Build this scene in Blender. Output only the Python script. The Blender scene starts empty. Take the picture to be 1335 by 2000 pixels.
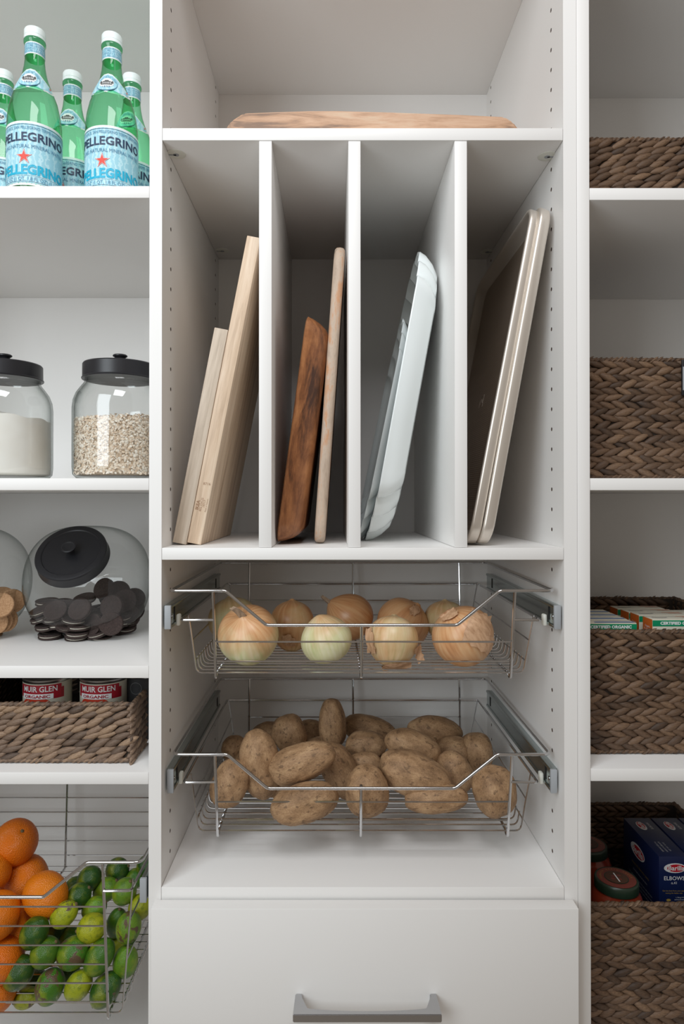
import bpy, bmesh, math, random
from mathutils import Vector, Matrix, Euler, noise
S = bpy.context.scene
COL = S.collection
random.seed(7)
PI = math.pi
# ------------------------------------------------------------------ camera
F = 1290.0; PX, PY = 649.0, 970.0; TILT = math.radians(0.3); H = 1.30
cam = bpy.data.cameras.new('camera'); camo = bpy.data.objects.new('camera', cam); COL.objects.link(camo)
cam.sensor_fit = 'VERTICAL'; cam.sensor_height = 36.0; cam.lens = 36.0 * F / 2000.0
cam.shift_x = (667.5 - PX) / 2000.0; cam.shift_y = (PY - 1000.0) / 2000.0
cam.clip_start = 0.01
camo.location = (0, -1, H); camo.rotation_euler = (math.radians(90) + TILT, 0, 0)
S.camera = camo
# ------------------------------------------------------------------ world, lights, exposure
W = bpy.data.worlds.new('world'); S.world = W; W.use_nodes = True
bg = W.node_tree.nodes['Background']; bg.inputs[0].default_value = (1.0, 0.87, 0.74, 1); bg.inputs[1].default_value = 0.265
def area(name, loc, target, sx, sy, power, col):
    l = bpy.data.lights.new(name, 'AREA'); l.shape = 'RECTANGLE'; l.size = sx; l.size_y = sy; l.energy = power; l.color = col
    o = bpy.data.objects.new(name, l); COL.objects.link(o); o.location = loc
    o.rotation_euler = (Vector(target) - Vector(loc)).to_track_quat('-Z', 'Y').to_euler(); return o
area('window_light', (-1.00, -1.45, 1.85), (-0.25, 0.2, 1.30), 0.9, 1.5, 23.5, (0.87, 0.95, 1.0))
area('ceiling_light', (0.0, -1.15, 2.75), (0.0, 0.2, 0.9), 0.7, 0.7, 14, (0.96, 0.97, 1.0))
S.view_settings.view_transform = 'Standard'; S.view_settings.look = 'None'; S.view_settings.gamma = 1.0
S.view_settings.use_curve_mapping = False; S.view_settings.exposure = 0.0
S.cycles.max_bounces = 10; S.cycles.transparent_max_bounces = 24; S.cycles.diffuse_bounces = 5

def at(px, py, Y):
    """point of the world at depth Y seen at a pixel of the photograph"""
    a = (px - PX) / F; b = (PY - py) / F
    c, s = math.cos(TILT), math.sin(TILT)
    d = Vector((a, c - b * s, s + b * c)); t = (1 + Y) / d.y
    return Vector((d.x * t, Y, H + d.z * t))
def zz(py, Y=0.0): return at(PX, py, Y).z
def xx(px, Y=0.0): return at(px, 977, Y).x

# ------------------------------------------------------------------ materials
class NT:
    def __init__(s, name):
        s.m = bpy.data.materials.new(name); s.m.use_nodes = True; s.t = s.m.node_tree; s.n = s.t.nodes
        s.b = s.n['Principled BSDF']; s.out = s.n['Material Output']
    def new(s, typ, **k):
        n = s.n.new(typ)
        for a, v in k.items(): setattr(n, a, v)
        return n
    def link(s, a, b): s.t.links.new(a, b)
    def val(s, inp, v):
        if hasattr(v, 'is_output') or isinstance(v, bpy.types.NodeSocket): s.link(v, inp)
        else: inp.default_value = v
    def math(s, op, a, b=0.0, clamp=False):
        n = s.new('ShaderNodeMath', operation=op, use_clamp=clamp); s.val(n.inputs[0], a); s.val(n.inputs[1], b); return n.outputs[0]
    def coord(s, kind='Object', scale=(1, 1, 1), loc=(0, 0, 0), rot=(0, 0, 0)):
        c = s.new('ShaderNodeTexCoord'); m = s.new('ShaderNodeMapping')
        m.inputs['Scale'].default_value = scale; m.inputs['Location'].default_value = loc; m.inputs['Rotation'].default_value = rot
        s.link(c.outputs[kind], m.inputs[0]); return m.outputs[0]
    def noise(s, vec, scale, detail=3, rough=0.5, dist=0.0):
        n = s.new('ShaderNodeTexNoise'); n.inputs['Scale'].default_value = scale; n.inputs['Detail'].default_value = detail
        n.inputs['Roughness'].default_value = rough; n.inputs['Distortion'].default_value = dist; s.link(vec, n.inputs['Vector']); return n.outputs[0]
    def ramp(s, fac, stops):
        r = s.new('ShaderNodeValToRGB'); e = r.color_ramp.elements
        while len(e) < len(stops): e.new(0.5)
        for q, (p, c) in zip(e, stops): q.position = p; q.color = (c[0], c[1], c[2], 1) if not isinstance(c, (int, float)) else (c, c, c, 1)
        s.link(fac, r.inputs[0]); return r.outputs[0]
    def mix(s, fac, a, b, mode='MIX'):
        n = s.new('ShaderNodeMix', data_type='RGBA', blend_type=mode); s.val(n.inputs[0], fac)
        for i, v in ((6, a), (7, b)):
            if isinstance(v, tuple): v = (v[0], v[1], v[2], 1)
            s.val(n.inputs[i], v)
        return n.outputs[2]
    def bump(s, h, strength=0.3, dist=0.001):
        n = s.new('ShaderNodeBump'); n.inputs['Strength'].default_value = strength; n.inputs['Distance'].default_value = dist
        s.link(h, n.inputs['Height']); s.link(n.outputs[0], s.b.inputs['Normal'])
def plain(name, col, rough=0.5, metal=0.0, **k):
    t = NT(name); t.b.inputs['Base Color'].default_value = (*col, 1); t.b.inputs['Roughness'].default_value = rough; t.b.inputs['Metallic'].default_value = metal
    for a, v in k.items(): t.b.inputs[a].default_value = v
    return t.m
def mat_white(name, col):
    t = NT(name); v = t.coord(); n = t.noise(v, 6, 4, 0.6); n2 = t.noise(v, 420, 2)
    t.link(t.mix(n, (col[0]*0.985, col[1]*0.985, col[2]*0.985), col), t.b.inputs['Base Color']); t.b.inputs['Roughness'].default_value = 0.42
    t.b.inputs['Specular IOR Level'].default_value = 0.35
    t.bump(n2, 0.04, 0.0004); return t.m
WHITE = mat_white('white_melamine', (0.845, 0.83, 0.81))
HOLE = plain('hole_core', (0.09, 0.055, 0.04), 0.9)
CHROME = plain('chrome', (0.62, 0.62, 0.63), 0.12, 1.0)
NICKEL = plain('brushed_nickel', (0.50, 0.50, 0.51), 0.24, 1.0)
ZINC = plain('zinc_steel', (0.42, 0.47, 0.47), 0.25, 1.0)
GREYPL = plain('grey_plastic', (0.36, 0.38, 0.40), 0.5)
CREAMPL = plain('cream_plastic', (0.75, 0.75, 0.68), 0.5)
SLOT = plain('slot_dark', (0.01, 0.01, 0.01), 0.8)
BLACKLID = plain('black_enamel', (0.013, 0.013, 0.016), 0.38)
PORCELAIN = plain('porcelain', (0.86, 0.91, 0.91), 0.16)
def mat_wood(name, cols, axis='Z', scale=1.0, streak=60, rough=0.55, dist=0.6, bumpy=0.15, along=0.06):
    t = NT(name); sc = {'X': (along, 1, 1), 'Y': (1, along, 1), 'Z': (1, 1, along)}[axis]
    v = t.coord(scale=sc); a = t.noise(v, streak*scale, 6, 0.62, dist); b = t.noise(v, 14*scale, 3, 0.5, 1.2); c = t.noise(v, 260*scale, 3, 0.7)
    f = t.math('ADD', t.math('MULTIPLY', a, 0.5), t.math('ADD', t.math('MULTIPLY', b, 0.4), t.math('MULTIPLY', c, 0.15)))
    f = t.math('ADD', t.math('MULTIPLY', t.math('SUBTRACT', f, 0.525), 3.4), 0.5); n = len(cols); t.link(t.ramp(f, [(0.12 + 0.76*i/(n-1), q) for i, q in enumerate(cols)]), t.b.inputs['Base Color'])
    t.b.inputs['Roughness'].default_value = rough; t.bump(t.math('ADD', a, c), bumpy, 0.0006); return t.m
BIRCH = mat_wood('pale_rubberwood', [(0.44, 0.31, 0.21), (0.64, 0.48, 0.34), (0.74, 0.60, 0.46)], 'Z', 1.2, 70, 0.5)
BIRCHG = mat_wood('pale_grey_rubberwood', [(0.40, 0.32, 0.24), (0.56, 0.46, 0.36), (0.66, 0.57, 0.47)], 'Z', 1.2, 80, 0.55)
ACACIA = mat_wood('acacia', [(0.06, 0.022, 0.010), (0.22, 0.08, 0.028), (0.36, 0.145, 0.052), (0.48, 0.21, 0.08)], 'Z', 0.9, 30, 0.38, 1.6, 0.15, 0.24)
PINKW = mat_wood('pinkish_acacia', [(0.26, 0.19, 0.14), (0.42, 0.32, 0.24), (0.50, 0.39, 0.30), (0.52, 0.27, 0.14), (0.58, 0.36, 0.22)], 'Z', 0.9, 34, 0.6, 1.0, 0.15, 0.26)
MANGO = mat_wood('mango_wood', [(0.23, 0.14, 0.09), (0.46, 0.27, 0.16), (0.58, 0.36, 0.23), (0.62, 0.44, 0.30)], 'X', 1.0, 80, 0.55, 0.8, 0.25, 0.13)
def mat_strand(name, stops, gain=1.0):
    t = NT(name); g = t.new('ShaderNodeNewGeometry'); oi = t.new('ShaderNodeObjectInfo')
    r = t.math('FRACT', t.math('ADD', g.outputs['Random Per Island'], oi.outputs['Random']))
    v = t.coord(scale=(0.10, 1, 1)); f = t.noise(v, 900, 4, 0.65, 0.3); f2 = t.noise(t.coord(), 70, 2)
    k = t.math('ADD', t.math('MULTIPLY', r, 0.62), t.math('MULTIPLY', f2, 0.35))
    base = t.ramp(k, stops)
    t.link(t.mix(t.math('MULTIPLY', t.ramp(f, [(0.42, 0.0), (0.58, 1.0)]), 0.55), base, t.mix(1.0, base, (0.38, 0.36, 0.35), 'MULTIPLY')), t.b.inputs['Base Color'])
    t.b.inputs['Roughness'].default_value = 0.55; t.bump(f, 0.55, 0.0012); return t.m
STRAND_D = mat_strand('dark_hyacinth', [(0.12, (0.040, 0.022, 0.013)), (0.30, (0.105, 0.060, 0.034)), (0.65, (0.17, 0.098, 0.055)), (0.88, (0.27, 0.165, 0.095))])
STRAND_L = mat_strand('grey_hyacinth', [(0.12, (0.055, 0.035, 0.026)), (0.30, (0.18, 0.118, 0.080)), (0.62, (0.29, 0.190, 0.125)), (0.88, (0.44, 0.29, 0.175))])
STRAND_BACK = plain('light_block_dark', (0.035, 0.024, 0.017), 0.9)  # dark brown for the added light-blocking walls inside the woven baskets
def mat_glass(name, face, graze, power=2.0, rough=0.03, ior=1.45):
    """clear wall: light passes straight, tinted more where the wall is seen edge-on, plus a fresnel reflection"""
    t = NT(name); t.n.remove(t.b); tr = t.new('ShaderNodeBsdfTransparent'); gl = t.new('ShaderNodeBsdfGlossy'); gl.inputs['Roughness'].default_value = rough
    lw = t.new('ShaderNodeLayerWeight'); lw.inputs[0].default_value = 0.5; 
    f = t.math('POWER', lw.outputs['Facing'], power)
    t.link(t.mix(f, face, graze), tr.inputs[0]); mx = t.new('ShaderNodeMixShader')
    t.link(t.math('ADD', t.math('MULTIPLY', t.math('POWER', lw.outputs['Facing'], 5.0), 0.75), 0.05), mx.inputs[0]); t.link(tr.outputs[0], mx.inputs[1]); t.link(gl.outputs[0], mx.inputs[2]); t.link(mx.outputs[0], t.out.inputs[0]); return t.m
GLASS = mat_glass('clear_jar_glass', (0.985, 0.99, 0.987), (0.22, 0.27, 0.25), 3.6)
GREENGL = mat_glass('green_bottle_glass', (0.54, 0.95, 0.70), (0.14, 0.50, 0.26), 2.2)
def mat_citrus(name, is_orange):
    t = NT(name); oi = t.new('ShaderNodeObjectInfo'); v = t.coord(); base = oi.outputs['Color']
    n = t.noise(v, 1.3, 3); p = t.noise(v, 30, 2)
    if is_orange:
        c = t.mix(n, base, t.mix(1.0, base, (1.0, 0.72, 0.5), 'MULTIPLY')); t.bump(t.noise(v, 24, 1), 0.35, 0.02)
        t.b.inputs['Roughness'].default_value = 0.34
    else:
        n2 = t.noise(t.coord(loc=(3, 1, 7)), 2.2, 4, 0.65)
        c = t.mix(t.math('MULTIPLY', t.ramp(n, [(0.45, 0.0), (0.66, 1.0)]), 0.55), base, (0.34, 0.36, 0.015)); c = t.mix(t.math('MULTIPLY', t.ramp(n2, [(0.5, 0.0), (0.62, 1.0)]), 0.5), c, (0.035, 0.11, 0.012))
        vo = t.new('ShaderNodeVectorMath', operation='ADD'); t.link(t.coord(loc=(9, 4, 2)), vo.inputs[0]); cc = t.new('ShaderNodeCombineXYZ'); t.link(t.math('MULTIPLY', oi.outputs['Random'], 37.0), cc.inputs[0]); t.link(cc.outputs[0], vo.inputs[1]); sp = t.noise(vo.outputs[0], 1.25, 4, 0.55, 0.5); thr = oi.outputs['Alpha']
        patch = t.math('MULTIPLY', t.math('SUBTRACT', sp, thr), 40.0, True)
        c = t.mix(patch, c, (0.115, 0.070, 0.035)); t.bump(t.noise(v, 20, 2), 0.25, 0.015)
        t.b.inputs['Roughness'].default_value = 0.30
    t.link(c, t.b.inputs['Base Color']); return t.m
ORANGE = mat_citrus('orange_peel', True); LIME = mat_citrus('lime_peel', False)
STEM = plain('dry_stem', (0.16, 0.11, 0.05), 0.9)
def mat_potato():
    t = NT('russet_skin'); v = t.coord(); oi = t.new('ShaderNodeObjectInfo')
    vv = t.new('ShaderNodeVectorMath', operation='ADD'); t.link(v, vv.inputs[0]); cc = t.new('ShaderNodeCombineXYZ'); t.link(t.math('MULTIPLY', oi.outputs['Random'], 41.0), cc.inputs[0]); t.link(cc.outputs[0], vv.inputs[1]); v = vv.outputs[0]
    a = t.noise(v, 1.9, 5, 0.62); b = t.noise(v, 18, 3, 0.7); c = t.noise(v, 5.0, 2, 0.5)
    f = t.math('ADD', t.math('MULTIPLY', a, 0.6), t.math('MULTIPLY', b, 0.35))
    base = t.ramp(f, [(0.34, (0.21, 0.120, 0.060)), (0.48, (0.36, 0.215, 0.112)), (0.60, (0.50, 0.32, 0.175))])
    dark = t.ramp(c, [(0.60, 0.0), (0.68, 1.0)])
    t.link(t.mix(t.math('MULTIPLY', dark, 0.6), base, (0.10, 0.055, 0.03)), t.b.inputs['Base Color']); t.b.inputs['Roughness'].default_value = 0.6
    t.b.inputs['Specular IOR Level'].default_value = 0.35
    t.bump(t.math('ADD', t.math('MULTIPLY', b, 0.5), t.math('MULTIPLY', c, 0.5)), 0.16, 0.04); return t.m
POTATO = mat_potato()
def mat_onion():
    """obj.color: r = amount of copper skin, g = how high up the skin line sits, b = tone"""
    t = NT('onion_skin'); tc = t.new('ShaderNodeTexCoord'); sep = t.new('ShaderNodeSeparateXYZ'); t.link(tc.outputs['Object'], sep.inputs[0])
    ang = t.math('ARCTAN2', sep.outputs[1], sep.outputs[0]); comb = t.new('ShaderNodeCombineXYZ')
    ca = t.math('COSINE', ang); sa = t.math('SINE', ang); t.link(ca, comb.inputs[0]); t.link(sa, comb.inputs[1]); t.link(t.math('MULTIPLY', sep.outputs[2], 3.0), comb.inputs[2])
    st = t.noise(comb.outputs[0], 6, 3, 0.5); st2 = t.noise(comb.outputs[0], 3.0, 3, 0.6)
    oi = t.new('ShaderNodeObjectInfo'); cs = t.new('ShaderNodeSeparateColor'); t.link(oi.outputs['Color'], cs.inputs[0])
    big = t.noise(t.coord(loc=(2, 5, 1)), 13, 4, 0.6, 0.5)
    z = t.math('MULTIPLY', sep.outputs[2], 9.0)
    k = t.math('ADD', t.math('ADD', t.math('MULTIPLY', z, cs.outputs[1]), t.math('MULTIPLY', big, 0.8)), t.math('MULTIPLY', st2, 0.22))
    k = t.math('ADD', k, t.math('SUBTRACT', cs.outputs[0], 0.96))
    sharp = t.math('MULTIPLY', t.math('ADD', k, 0.15), 2.6, True)
    cop = t.ramp(st, [(0.22, (0.50, 0.22, 0.085)), (0.42, (0.68, 0.35, 0.16)), (0.62, (0.76, 0.46, 0.24)), (0.82, (0.82, 0.56, 0.33))])
    pale = t.ramp(st, [(0.20, (0.56, 0.60, 0.27)), (0.5, (0.74, 0.71, 0.42)), (0.8, (0.84, 0.81, 0.60))])
    c = t.mix(sharp, pale, cop); c = t.mix(cs.outputs[2], c, t.mix(1.0, c, (0.72, 0.62, 0.52), 'MULTIPLY'))
    t.link(c, t.b.inputs['Base Color']); t.b.inputs['Roughness'].default_value = 0.36; t.bump(st, 0.12, 0.001); return t.m
ONION = mat_onion()
DRYSKIN = NT('dry_onion_skin'); _v = DRYSKIN.coord(scale=(1, 1, 0.2)); _n = DRYSKIN.noise(_v, 160, 4, 0.7)
DRYSKIN.link(DRYSKIN.ramp(_n, [(0.3, (0.42, 0.22, 0.11)), (0.6, (0.68, 0.43, 0.26))]), DRYSKIN.b.inputs['Base Color']); DRYSKIN.b.inputs['Roughness'].default_value = 0.5; DRYSKIN.bump(_n, 0.4, 0.001); DRYSKIN = DRYSKIN.m
STALK = mat_wood('onion_stalk', [(0.25, 0.17, 0.11), (0.50, 0.36, 0.25)], 'Z', 6, 60, 0.8)
def mat_pan():
    t = NT('champagne_pan'); v = t.coord(); b = t.noise(v, 900, 2)
    t.b.inputs['Base Color'].default_value = (0.74, 0.68, 0.61, 1); t.b.inputs['Metallic'].default_value = 0.75; t.b.inputs['Roughness'].default_value = 0.40
    t.bump(b, 0.12, 0.0006); return t.m
PAN = mat_pan()
def mat_panfloor():
    t = NT('pan_textured_floor'); w = t.new('ShaderNodeTexVoronoi'); w.inputs['Scale'].default_value = 260; w.inputs['Randomness'].default_value = 0.0
    t.link(t.coord(), w.inputs['Vector']); t.b.inputs['Base Color'].default_value = (0.42, 0.34, 0.27, 1); t.b.inputs['Metallic'].default_value = 0.8; t.b.inputs['Roughness'].default_value = 0.4
    t.bump(w.outputs[0], 0.7, 0.0015); return t.m
PANFLOOR = mat_panfloor()
def mat_grain(name, c1, c2, sc, b=0.3):
    t = NT(name); n = t.noise(t.coord(), sc, 4, 0.6); t.link(t.ramp(n, [(0.35, c1), (0.65, c2)]), t.b.inputs['Base Color']); t.b.inputs['Roughness'].default_value = 0.85
    t.bump(n, b, 0.001); return t.m
FLOUR = mat_grain('flour', (0.88, 0.84, 0.78), (0.92, 0.89, 0.84), 30, 0.2)
OATCORE = mat_grain('oat_core', (0.40, 0.28, 0.17), (0.66, 0.52, 0.38), 260, 0.8)
def mat_oat():
    t = NT('oat_flake'); g = t.new('ShaderNodeNewGeometry'); t.link(t.ramp(g.outputs['Random Per Island'], [(0.0, (0.68, 0.50, 0.35)), (0.5, (0.84, 0.71, 0.57)), (1.0, (0.92, 0.86, 0.77))]), t.b.inputs['Base Color']); t.b.inputs['Roughness'].default_value = 0.8; return t.m
OAT = mat_oat()
CHOC = mat_grain('chocolate_wafer', (0.022, 0.013, 0.011), (0.055, 0.034, 0.029), 500, 0.7)
VANW = mat_grain('vanilla_wafer', (0.36, 0.19, 0.09), (0.50, 0.30, 0.16), 400, 0.6)
CREAM = plain('cream_filling', (0.75, 0.70, 0.60), 0.6)
def ink(name, col, rough=0.45): return plain(name, col, rough)
LBLUE = NT('label_pale_blue'); _w = LBLUE.new('ShaderNodeTexWave'); _w.wave_type = 'BANDS'; _w.bands_direction = 'X'; _w.inputs['Scale'].default_value = 45; _w.inputs['Distortion'].default_value = 6; _w.inputs['Detail Scale'].default_value = 3
LBLUE.link(LBLUE.coord(), _w.inputs['Vector']); LBLUE.link(LBLUE.mix(LBLUE.ramp(_w.outputs[1], [(0.55, 0.0), (0.75, 1.0)]), (0.34, 0.63, 0.73), (0.50, 0.75, 0.82)), LBLUE.b.inputs['Base Color']); LBLUE = LBLUE.m
PAPER = ink('white_paper', (0.82, 0.84, 0.84)); NAVY = ink('navy_ink', (0.025, 0.045, 0.10)); CYAN = ink('cyan_ink', (0.015, 0.42, 0.62)); MIDBLUE = ink('blue_ink', (0.09, 0.25, 0.40)); RED = ink('red_ink', (0.72, 0.06, 0.035))
CAPW = plain('white_cap', (0.82, 0.88, 0.87), 0.4)
CREAMPAPER = ink('cream_paper', (0.66, 0.63, 0.52)); CRIMSON = ink('crimson_ink', (0.38, 0.008, 0.022)); TOMATO = ink('tomato_print', (0.60, 0.05, 0.02)); GREENDARK = ink('dark_green_ink', (0.03, 0.10, 0.03)); BLACKPAPER = ink('black_paper', (0.012, 0.012, 0.013)); GREYINK = ink('grey_ink', (0.10, 0.10, 0.10))
TIN = plain('tin', (0.6, 0.6, 0.6), 0.3, 1.0)
KGREEN = ink('bright_green_ink', (0.0, 0.26, 0.11)); KORANGE = ink('orange_ink', (0.62, 0.14, 0.02)); KBLUE = ink('denim_ink', (0.10, 0.19, 0.38)); KPURPLE = ink('purple_ink', (0.09, 0.03, 0.20)); SALMON = ink('salmon_ink', (0.75, 0.36, 0.24)); BUNNYGREY = ink('soft_grey_ink', (0.35, 0.35, 0.36))
PBLUE = ink('pasta_blue', (0.006, 0.014, 0.065), 0.35); WHITEINK = ink('white_ink', (0.75, 0.75, 0.75)); GOLDINK = ink('gold_ink', (0.45, 0.30, 0.06)); LOGORED = ink('logo_red', (0.50, 0.008, 0.02))
SAUCE = plain('tomato_sauce_jar', (0.22, 0.030, 0.012), 0.12); LIDGREEN = plain('lid_dark_green', (0.014, 0.03, 0.017), 0.35); LIDRED = plain('lid_red', (0.17, 0.035, 0.025), 0.4); LIDBROWN = plain('lid_brown', (0.08, 0.035, 0.02), 0.5)
WATER_DARK = None
OAKFLOOR = mat_wood('oak_floor', [(0.26, 0.22, 0.18), (0.36, 0.31, 0.26), (0.44, 0.39, 0.33)], 'X', 0.4, 40, 0.45)
WALLPAINT = plain('wall_paint', (0.62, 0.62, 0.60), 0.85)

# ------------------------------------------------------------------ mesh helpers
class MB:
    def __init__(s): s.v = []; s.f = []; s.mi = []
    def add(s, vs, fs, mi=0, M=None):
        o = len(s.v)
        s.v += [(M @ Vector(v)) if M is not None else Vector(v) for v in vs]
        s.f += [tuple(i + o for i in f) for f in fs]; s.mi += [mi] * len(fs); return s
    def box(s, x0, x1, y0, y1, z0, z1, bev=0.0, mi=0, M=None, seg=2):
        bm = bmesh.new(); bmesh.ops.create_cube(bm, size=1)
        for v in bm.verts: v.co = Vector(((x0+x1)/2 + v.co.x*(x1-x0), (y0+y1)/2 + v.co.y*(y1-y0), (z0+z1)/2 + v.co.z*(z1-z0)))
        if bev > 0: bmesh.ops.bevel(bm, geom=bm.edges[:], offset=bev, segments=seg, affect='EDGES', profile=0.5)
        bm.verts.index_update(); s.add([v.co.copy() for v in bm.verts], [tuple(v.index for v in f.verts) for f in bm.faces], mi, M); bm.free(); return s
    def rings(s, rings, closed_ring=True, cap0=True, cap1=True, mi=0, M=None):
        n = len(rings[0]); vs = [p for r in rings for p in r]; fs = []
        for i in range(len(rings)-1):
            for j in range(n if closed_ring else n-1):
                k = (j+1) % n; fs.append((i*n+j, i*n+k, (i+1)*n+k, (i+1)*n+j))
        if cap0: fs.append(tuple(range(n-1, -1, -1)))
        if cap1: fs.append(tuple((len(rings)-1)*n + j for j in range(n)))
        return s.add(vs, fs, mi, M)
    def lathe(s, prof, n=32, mi=0, M=None, cap0=True, cap1=True):
        """prof: [(r, z)] round the Z axis"""
        return s.rings([[Vector((r*math.cos(2*PI*j/n), r*math.sin(2*PI*j/n), z)) for j in range(n)] for r, z in prof], True, cap0, cap1, mi, M)
    def tube(s, pts, r, n=8, mi=0, closed=False, M=None):
        pts = [Vector(p) for p in pts]; m = len(pts); tang = []
        for i in range(m):
            a = pts[i-1] if (i > 0 or closed) else pts[i]; b = pts[(i+1) % m] if (i < m-1 or closed) else pts[i]; tang.append((b-a).normalized())
        up = Vector((0, 0, 1)) if abs(tang[0].z) < 0.9 else Vector((1, 0, 0)); nn = (up - tang[0]*up.dot(tang[0])).normalized(); rs = []
        for i in range(m):
            nn = (nn - tang[i]*nn.dot(tang[i])).normalized(); bb = tang[i].cross(nn)
            rs.append([pts[i] + (nn*math.cos(2*PI*j/n) + bb*math.sin(2*PI*j/n))*r for j in range(n)])
        if closed: rs.append(rs[0])
        return s.rings(rs, True, not closed, not closed, mi, M)
    def mesh(s, name, mats, org=Vector((0, 0, 0)), angle=40, rec=True):
        me = bpy.data.meshes.new(name); me.from_pydata([tuple(v - org) for v in s.v], [], s.f)
        for m in (mats if isinstance(mats, (list, tuple)) else [mats]): me.materials.append(m)
        me.polygons.foreach_set('material_index', s.mi)
        if rec and len(s.f) < 30000:
            bm = bmesh.new(); bm.from_mesh(me); bmesh.ops.recalc_face_normals(bm, faces=bm.faces); bm.to_mesh(me); bm.free()
        if angle: me.shade_smooth(); me.set_sharp_from_angle(angle=math.radians(angle))
        me.update(); return me
    def build(s, name, mats, parent=None, angle=40, loc=None, rec=True):
        org = world_loc(parent) if parent is not None else (Vector(loc) if loc is not None else s.base())
        me = s.mesh(name, mats, org, angle, rec); o = bpy.data.objects.new(name, me); COL.objects.link(o)
        if parent is not None: o.parent = parent
        else: o.location = org
        return o
    def base(s):
        xs = [v.x for v in s.v]; ys = [v.y for v in s.v]; zs = [v.z for v in s.v]
        return Vector(((min(xs)+max(xs))/2, (min(ys)+max(ys))/2, min(zs)))
def world_loc(o):
    l = Vector((0, 0, 0))
    while o is not None: l = l + o.location; o = o.parent
    return l
def fillet(pts, r, seg=4, closed=False):
    pts = [Vector(p) for p in pts]; out = []; m = len(pts)
    for i, p in enumerate(pts):
        if not closed and i in (0, m-1): out.append(p); continue
        a = pts[i-1] - p; b = pts[(i+1) % m] - p; la, lb = a.length, b.length; a.normalize(); b.normalize()
        ang = a.angle(b)
        if ang > 3.1: out.append(p); continue
        t = min(r / math.tan(ang/2), la*0.45, lb*0.45); p0 = p + a*t; p1 = p + b*t
        for k in range(seg+1):
            u = k/seg; out.append(p0*(1-u)**2 + p*2*u*(1-u) + p1*u*u)
    return out
def tag(o, label=None, cat=None, group=None, kind=None):
    if label: o['label'] = label
    if cat: o['category'] = cat
    if group: o['group'] = group
    if kind: o['kind'] = kind
    return o
def thing(name, loc, label, cat, group=None):
    o = bpy.data.objects.new(name, None); o.empty_display_size = 0.02; COL.objects.link(o); o.location = loc; return tag(o, label, cat, group)
def text2d(body, size, bold=0.0, spacing=1.0, align='CENTER'):
    c = bpy.data.curves.new('t', 'FONT'); c.body = body; c.size = size; c.align_x = align; c.align_y = 'CENTER'; c.offset = bold; c.space_character = spacing; c.resolution_u = 2; c.fill_mode = 'FRONT'
    o = bpy.data.objects.new('t', c); COL.objects.link(o); bpy.context.view_layer.update()
    me = bpy.data.meshes.new_from_object(o.evaluated_get(bpy.context.evaluated_depsgraph_get()))
    vs = [(v.co.x, v.co.y) for v in me.vertices]; fs = [tuple(p.vertices) for p in me.polygons]
    COL.objects.unlink(o); bpy.data.objects.remove(o); bpy.data.curves.remove(c); bpy.data.meshes.remove(me); return vs, fs
def text_on(mb, body, size, f, u0=0, v0=0, mi=0, bold=0.0, width=None, spacing=1.0, rot=0.0):
    vs, fs = text2d(body, size, bold, spacing)
    if not vs: return
    if width:
        w = max(v[0] for v in vs) - min(v[0] for v in vs); vs = [(v[0]*width/w, v[1]) for v in vs]
    c, s_ = math.cos(rot), math.sin(rot)
    mb.add([f(u0 + x*c - y*s_, v0 + x*s_ + y*c) for x, y in vs], fs, mi)
def rect_on(mb, u0, u1, v0, v1, f, mi=0, nu=1, nv=1):
    vs = [f(u0+(u1-u0)*i/nu, v0+(v1-v0)*j/nv) for j in range(nv+1) for i in range(nu+1)]
    mb.add(vs, [(j*(nu+1)+i, j*(nu+1)+i+1, (j+1)*(nu+1)+i+1, (j+1)*(nu+1)+i) for j in range(nv) for i in range(nu)], mi)
def blob_on(mb, pts, f, mi=0, rings=3, c=None):
    """filled outline, star-shaped about c, pushed through f"""
    n = len(pts); cx, cy = c or (sum(p[0] for p in pts)/n, sum(p[1] for p in pts)/n)
    vs = [f(cx, cy)]; fs = []
    for k in range(1, rings+1):
        for p in pts: vs.append(f(cx+(p[0]-cx)*k/rings, cy+(p[1]-cy)*k/rings))
    for j in range(n): fs.append((0, 1+j, 1+(j+1) % n))
    for k in range(1, rings):
        for j in range(n):
            a = 1+(k-1)*n+j; b = 1+(k-1)*n+(j+1) % n; fs.append((a, 1+k*n+j, 1+k*n+(j+1) % n, b))
    mb.add(vs, fs, mi)
def star(cx, cy, r, r2, k=5): return [(cx + (r if i % 2 == 0 else r2)*math.sin(PI*i/k), cy + (r if i % 2 == 0 else r2)*math.cos(PI*i/k)) for i in range(2*k)]
def ell(cx, cy, a, b, n=20): return [(cx+a*math.cos(2*PI*i/n), cy+b*math.sin(2*PI*i/n)) for i in range(n)]

# ------------------------------------------------------------------ room shell
D = 0.497; T = 0.0194
XL1, XL2 = xx(291), xx(315.5)          # panel between left and middle unit
XR1, XR2, XR3 = xx(1100.5), xx(1126.2), xx(1151.5)
ZTOP = 2.42
tag(MB().box(-2.2, 2.2, -2.6, 0.60, -0.05, 0.0).build('floor', OAKFLOOR, angle=0), kind='structure')
tag(MB().box(-2.2, 2.2, 0.53, 0.60, 0.0, 2.8).build('wall_back', WALLPAINT, angle=0), kind='structure')

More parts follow.
